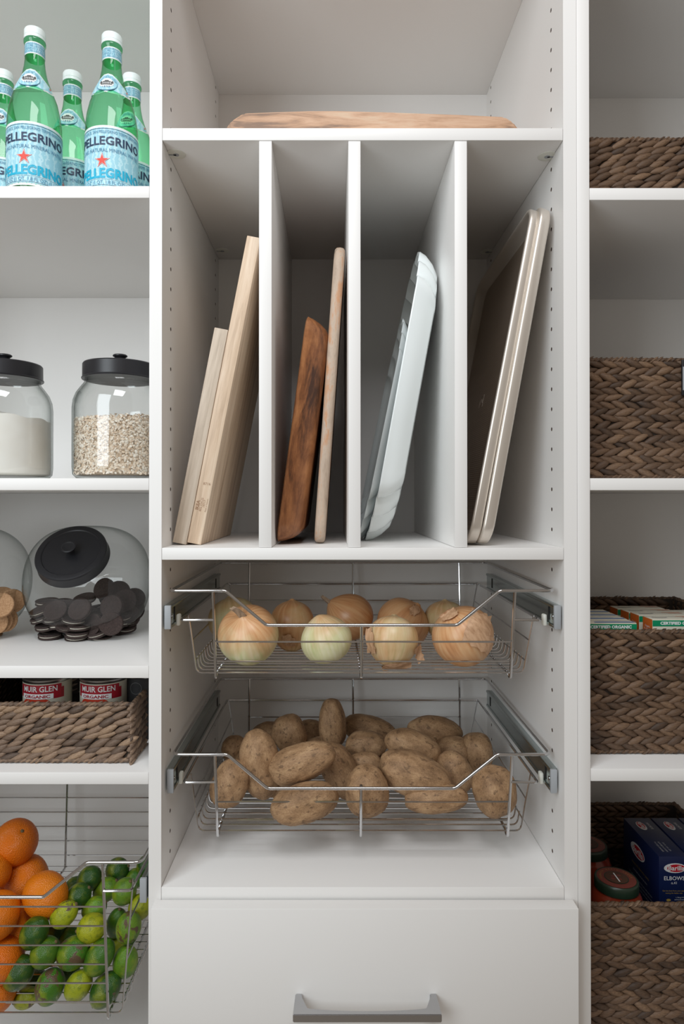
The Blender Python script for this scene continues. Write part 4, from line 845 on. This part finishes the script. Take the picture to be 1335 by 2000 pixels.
LIMES = [ # px, py, a, b, angle, depth, colour, patch, label
 (174, 1717, 27, 23, 50, .165, 'd', 0, 'dark green lime topmost behind the sloping rim wire'), (153, 1751, 27, 24, 40, .125, 'd', 0, 'dark green lime just under the topmost dark one'),
 (229, 1698, 24, 22, 20, .205, 'd', 0, 'green lime peeking above the raised front rim'), (264, 1715, 21, 19, 30, .205, 'm', 0, 'small green lime beside the drawer slide cap'),
 (206, 1738, 27, 22, 40, .170, 'l', 0, 'light green lime behind the upright front wire'), (243, 1741, 27, 24, 60, .125, 'l', 0, 'light green lime crossed by the short support wire'),
 (273, 1771, 25, 23, 60, .125, 'y', 0, 'yellowish lime under the grey slide cap'), (125, 1786, 30, 23, 40, .085, 'y', 1, 'yellow-green lime with a dark scar next to the orange'),
 (184, 1774, 27, 21, 30, .120, 'l', 0, 'pale green lime with a stem scar near the upright wire'), (179, 1812, 29, 27, 10, .080, 'y', 0, 'round yellowish lime against the second front wire'),
 (228, 1803, 33, 20, 76, .130, 'm', 0, 'slender green lime standing on end behind the upright wire'), (251, 1811, 32, 25, 76, .085, 'l', 2, 'light green lime with a large brown patch'),
 (67, 1822, 35, 27, 55, .068, 'd', 0, 'large dark green lime touching the oranges'), (88, 1860, 31, 28, 45, .068, 'm', 0, 'plump mid-green lime below the large dark one'),
 (143, 1861, 35, 30, 30, .070, 'm', 2, 'big green lime with brown blotches in the middle row'), (194, 1869, 38, 27, 58, .065, 'm', 0, 'long green lime leaning behind the lower upright wire'),
 (245, 1878, 34, 25, 78, .080, 'l', 0, 'light green lime standing outside the upright wire'), (37, 1900, 36, 28, 50, .060, 'd', 0, 'dark green lime lowest beside the oranges'),
 (97, 1927, 35, 28, 70, .060, 'm', 2, 'green lime with two brown patches in the bottom row'), (153, 1925, 34, 25, 55, .060, 'y', 0, 'bright yellow lime in the bottom row'),
 (206, 1933, 36, 27, 52, .062, 'd', 1, 'dark lime at the bottom corner behind the upright wire'), (51, 1949, 25, 19, 20, .085, 'y', 1, 'small mottled lime lying on the basket floor'),
 (136, 1833, 24, 22, 30, .125, 'm', 0, None), (133, 1903, 26, 22, 50, .12, 'd', 0, None), (70, 1918, 24, 22, 50, .125, 'd', 0, None), (113, 1820, 24, 22, 30, .13, 'd', 0, None),
 (224, 1848, 24, 20, 60, .135, 'y', 0, None), (241, 1845, 24, 20, 60, .155, 'd', 0, None), (145, 1735, 24, 20, 50, .195, 'd', 0, None), (286, 1692, 24, 20, 70, .21, 'd', 0, None)]
rnd = random.Random(11)
HL = ['lime glimpsed between the scarred yellow-green and the round yellowish one', 'lime deep in the gap above the bright yellow bottom one', 'lime deep in shadow left of the two-patched bottom lime', 'dark lime glimpsed above the brown-blotched middle one', 'yellowish lime peeking beside the long one behind the upright wire', 'lime seen between the big-patched and the standing light one', 'dark lime just left of the topmost dark green one', 'lime at the far top corner against the white panel']
HP = ['potato at the back between the slim upright one and its left neighbour', 'potato at the very back behind the large upright one', 'potato peeking out under the long aslant one', 'potato buried behind the biggest one', 'potato buried behind the long aslant one', 'potato buried behind the low front corner one', 'potato buried behind the wedged one']
def add_obj(name, me, loc, rot, scale, lab, cat, group, color=None):
    o = bpy.data.objects.new(name, me); COL.objects.link(o); o.location = loc; o.rotation_mode = 'QUATERNION'; o.rotation_quaternion = rot; o.scale = scale; tag(o, lab, cat, group)
    if color: o.color = color
    return o
def nub(o, end=1.0, sc=1.0):
    n_ = bpy.data.objects.new('stem_scar', NUB); COL.objects.link(n_); n_.parent = o; n_.location = (0, 0, end*1.07); n_.scale = (sc/o.scale[0], sc/o.scale[1], sc/o.scale[2])
    if end < 0: n_.rotation_euler = (PI, 0, 0)
for i, (px, py, a, b, ang, Y, c, pt, lab) in enumerate(LIMES):
    k = (1+Y)/F; a_, b_ = a*k/1.07, b*k/1.04; col = tuple(v*rnd.uniform(0.88, 1.12) for v in LC[c])
    o = add_obj('lime', LM[i % 4], at(px, py, Y), q_axis(math.radians(ang), rnd.uniform(-.25, .25)), (b_/0.78, b_/0.78, a_), lab or HL.pop(0), 'lime', 'limes in the wire basket', (*col, (0.80, 0.62, 0.56)[pt]))
    nub(o, 1.0 if i % 3 else -1.0)
def orange_mesh(seed):
    m = MB().lathe([(max(0.02, math.sin(PI*i/22)), -math.cos(PI*i/22)*0.99) for i in range(23)], 32)
    for v in m.v:
        v += v.normalized()*0.03*noise.noise(v*1.1+Vector((seed*2.7, 0, 0))); dd = math.hypot(v.x, v.y)
        if v.z > 0.8: v.z -= 0.06*max(0, 1-dd/0.25)
    return m.mesh('orange', ORANGE, angle=80)
OM = [orange_mesh(i) for i in range(3)]
for i, (px, py, r, Y, ax, lab) in enumerate([(30, 1645, 45, .16, (.50, -.45, .70), 'topmost orange of the pile with a green stem scar'), (52, 1715, 43, .165, (-.6, .3, .7), 'orange below the topmost one, behind the rim wire'),
     (88, 1748, 44, .105, (-.8, .5, .3), 'orange next to the dark limes at the rim wire'), (8, 1752, 40, .175, (0, 1, 0), 'orange in shadow behind the rim wire'), (-6, 1788, 45, .070, (0, 1, .3), 'orange at the front against the upper wires'),
     (42, 1812, 43, .120, (.2, 1, .5), 'orange half hidden behind the large dark lime'), (3, 1876, 44, .066, (.1, 1, -.5), 'orange with a creased peel behind the lower wires'), (-8, 1932, 44, .075, (0, 1, 0), 'lowest orange resting near the basket floor'), (-22, 1705, 44, .12, (0, 1, 0), 'orange cut off by the photo edge at the pile top')]):
    s_ = r*(1+Y)/F/1.07; o = add_obj('orange', OM[i % 3], at(px, py, Y), Vector(ax).to_track_quat('Z', 'Y'), (s_, s_, s_*1.10), lab, 'orange', 'oranges in the wire basket', (0.78, 0.205+0.02*(i % 3), 0.006, 1)); nub(o, 0.89, 1.0)
# potatoes
def potato_mesh(seed):
    bm = bmesh.new(); bmesh.ops.create_icosphere(bm, subdivisions=4, radius=1.0); off = Vector((seed*5.3, seed*1.7, 0)); rr = random.Random(seed)
    eyes = [Vector((rr.gauss(0, 1), rr.gauss(0, 1), rr.gauss(0, 1))).normalized() for _ in range(7)]; bend = rr.uniform(-.10, .10); tap = rr.uniform(-.12, .12)
    for v in bm.verts:
        n_ = v.co.normalized(); e = v.co.copy(); p4 = (abs(e.x)**2.25+abs(e.y)**2.25+abs(e.z)**2.25)**(-1/2.25); e *= p4
        e += n_*(0.085*noise.noise(n_*1.3+off)+0.03*noise.noise(n_*3.5+off))
        for y in eyes:
            d = (n_-y).length
            if d < 0.16: e -= n_*0.035*(1-(d/0.16)**2)
        e.x += bend*(1-e.z*e.z); e.x *= 1+tap*e.z; e.y *= 1+tap*e.z; v.co = e
    me = bpy.data.meshes.new('potato'); bm.to_mesh(me); bm.free(); me.materials.append(POTATO); me.shade_smooth(); return me
POT = [ # px, py, a, b, angle, Y, label
 (457, 1462, 25, 25, 80, .27, 'potato at the back corner behind the sloping rim wire'), (449, 1529, 46, 36, 68, .115, 'brown potato low in the front corner by the upright wire'),
 (507, 1493, 67, 39, 96, .14, 'large potato standing upright behind the sloping rim wire'), (566, 1434, 38, 33, 115, .27, 'potato leaning back behind the large upright one'),
 (591, 1489, 69, 36, 20, .115, 'long potato lying aslant on top of the pile'), (596, 1568, 67, 37, 12, .070, 'potato lying on the basket floor in front'),
 (649, 1413, 49, 27, 94, .28, 'slim potato standing on end highest in the pile'), (664, 1508, 62, 34, 120, .175, 'potato propped under the long aslant one'),
 (604, 1430, 28, 24, 10, .39, None), (520, 1433, 28, 24, 10, .38, None), (722, 1425, 53, 27, -12, .36, 'elongated potato at the back in the middle'),
 (716, 1456, 40, 28, 5, .25, 'potato behind the centre front wire in the second tier'), (806, 1460, 57, 33, -22, .20, 'potato resting above the biggest one'),
 (849, 1432, 55, 34, -12, .31, 'dark potato at the back beside the upright back wire'), (929, 1468, 36, 34, 100, .26, 'round potato near the far corner behind the rim wire'),
 (811, 1515, 74, 43, -20, .125, 'biggest potato lying across the front rim wire'), (717, 1545, 48, 42, 100, .092, 'potato standing behind the centre front upright wire'),
 (963, 1546, 50, 41, 98, .095, 'upright potato in the front corner near the white panel'), (888, 1507, 42, 33, 120, .18, 'potato wedged between the biggest and the round one'),
 (850, 1560, 62, 28, 5, .100, 'potato underneath the biggest one'), (714, 1488, 32, 20, 0, .20, 'small golden potato squeezed in the middle of the pile'), (553, 1535, 34, 24, 10, .16, None), (760, 1500, 36, 30, 0, .25, None), (620, 1470, 40, 30, 10, .28, None), (480, 1500, 36, 30, 60, .25, None), (880, 1470, 40, 30, 10, .26, None)]
for i, (px, py, a, b, ang, Y, lab) in enumerate(POT):
    k = (1+Y)/F*0.99; p_ = at(px, py, Y); add_obj('potato', potato_mesh(i+1), p_, q_axis(math.radians(ang), rnd.uniform(-.15, .15)), (b*k, b*k*0.98, a*k), lab or HP.pop(0), 'potato', 'russet potatoes in the wire basket')
# onions
def onion_mesh(kind):
    prof = {'r': [(0.05, -0.96), (0.18, -0.94), (0.45, -0.84), (0.75, -0.60), (0.95, -0.25), (1.0, 0.05), (0.94, 0.38), (0.76, 0.66), (0.50, 0.82), (0.28, 0.89), (0.17, 0.92), (0.10, 0.96), (0.07, 0.99)],
            't': [(0.06, -0.94), (0.30, -0.92), (0.65, -0.78), (0.90, -0.48), (1.0, -0.10), (0.97, 0.22), (0.82, 0.56), (0.58, 0.84), (0.36, 1.00), (0.22, 1.08), (0.13, 1.12), (0.08, 1.14)]}[kind]
    from bisect import bisect
    pp = []
    for (a, b), (c, d) in zip(prof, prof[1:]):
        for k in range(3): pp.append((a+(c-a)*k/3, b+(d-b)*k/3))
    pp.append(prof[-1])
    for _ in range(2): pp = [pp[0]] + [((pp[i-1][0]+pp[i][0]*2+pp[i+1][0])/4, (pp[i-1][1]+pp[i][1]*2+pp[i+1][1])/4) for i in range(1, len(pp)-1)] + [pp[-1]]
    m = MB().lathe(pp, 44)
    for v in m.v: 
        v += Vector((v.x, v.y, 0))*0.035*noise.noise(Vector((v.x*1.3, v.y*1.3, 5 if kind == 'r' else 9)))
    return m
def onion(px, py, r, Y, axis, kind, col, lab, stalk=True, hgt=1.0, flakes=()):
    s_ = r*(1+Y)/F/1.01; p_ = at(px, py, Y); o_m = onion_mesh(kind)
    for v in o_m.v: v *= s_; v.z *= hgt
    me = o_m.mesh('onion', ONION, angle=80); rot = Vector(axis).normalized().to_track_quat('Z', 'Y')
    o = add_obj('onion', me, p_, rot, (1, 1, 1), lab, 'onion', 'onions in the wire basket', col)
    top = s_*hgt*(1.0 if kind == 'r' else 1.13)
    if stalk:
        m = MB(); rs = []
        for i in range(6):
            u = i/5; rs.append([Vector((-0.012*u*u+(0.0066-0.0022*u+0.0018*math.sin(3*j+i))*math.cos(2*PI*j/9), (0.0060-0.002*u+0.0016*math.cos(5*j))*math.sin(2*PI*j/9), top-0.006+0.021*u+0.002*math.sin(4*j)*u)) for j in range(9)])
        m.rings(rs); ob = bpy.data.objects.new('stalk', m.mesh('stalk', STALK, angle=30)); COL.objects.link(ob); ob.parent = o
    Ri = rot.to_matrix().inverted()
    for (du, dv, w, h, rz, lift) in flakes:          # torn pieces of dry skin, given as seen from the front
        m = MB(); N = 8; vs = []; rr = random.Random(int(du*1e4)+5)
        for j in range(N+1):
            for i in range(N+1):
                u = (i/N-0.5)*w*(1-0.35*abs(j/N-0.4)); v = (j/N-0.5)*h; uu = u*math.cos(rz)-v*math.sin(rz)+du; vv = u*math.sin(rz)+v*math.cos(rz)+dv
                jag = 0.0018*rr.uniform(-1, 1) if i in (0, N) or j in (0, N) else 0; uu += jag; vv += jag
                n2 = max(0.05, 1-(uu*uu+vv*vv)/(s_*s_*1.03)); y = -s_*1.015*math.sqrt(n2) - lift*(j/N)**2 - 0.0012 - 0.0012*noise.noise(Vector((uu*300, vv*300, 0)))
                vs.append(Ri @ Vector((uu, y, vv)))
        m.add(vs, [(j*(N+1)+i, j*(N+1)+i+1, (j+1)*(N+1)+i+1, (j+1)*(N+1)+i) for j in range(N) for i in range(N)])
        ob = bpy.data.objects.new('loose_skin', m.mesh('loose_skin', DRYSKIN, angle=80, rec=False)); COL.objects.link(ob); ob.parent = o
    return o
onion(455, 1212, 49, .20, (-.2, .2, 1), 'r', (0.36, 0.2, 0.35, 1), 'pale yellow onion in the back corner behind the stalked one', False)
onion(485, 1241, 61, .092, (-.12, -.62, .78), 'r', (0.38, 1.0, 0.0, 1), 'big front onion with a dry stalk pointing at the viewer')
onion(570, 1222, 45, .20, (0, .1, 1), 'r', (0.62, -0.5, 0.35, 1), 'pointed copper and yellow onion at the back', False, 1.18, [(-0.004, -0.020, 0.022, 0.026, 0.2, 0.001)])
onion(637, 1250, 52, .085, (-.30, -.1, .95), 't', (0.22, 0.9, 0.0, 1), 'peeled whitish-green front onion with a brown tip', False, 0.88)
onion(684, 1205, 46, .235, (-.75, -.1, .55), 't', (1.35, 0.1, 0.35, 1), 'smooth coppery onion at the back with its tip to one side')
onion(766, 1252, 52, .085, (.1, .3, 1), 'r', (0.52, -0.9, 0.0, 1), 'front onion with white bare top and copper skin below', False, 1.02, [(0.042, -0.018, 0.014, 0.030, 0.3, 0.004), (-0.038, 0.004, 0.012, 0.04, 0.1, 0.002), (0.006, -0.036, 0.05, 0.016, 0.1, 0.001)])
onion(785, 1219, 53, .215, (.6, -.1, .75), 'r', (1.5, 0.1, 0.30, 1), 'dark copper onion behind the bare-topped one', False, 1.0, [(0.018, 0.032, 0.018, 0.016, 0.4, 0.006)])
onion(869, 1212, 42, .22, (0, .1, 1), 'r', (0.45, 0.2, 0.45, 1), 'pale onion half hidden behind the loose-skinned one', False)
onion(904, 1243, 62, .095, (-.50, -.1, .86), 'r', (0.85, 0.6, 0.0, 1), 'big orange onion with loose papery skin flakes', False, 1.0, [(0.016, 0.020, 0.044, 0.050, -0.4, 0.006), (0.022, 0.000, 0.044, 0.026, -0.55, 0.002), (-0.028, 0.040, 0.030, 0.010, 0.5, 0.003)])
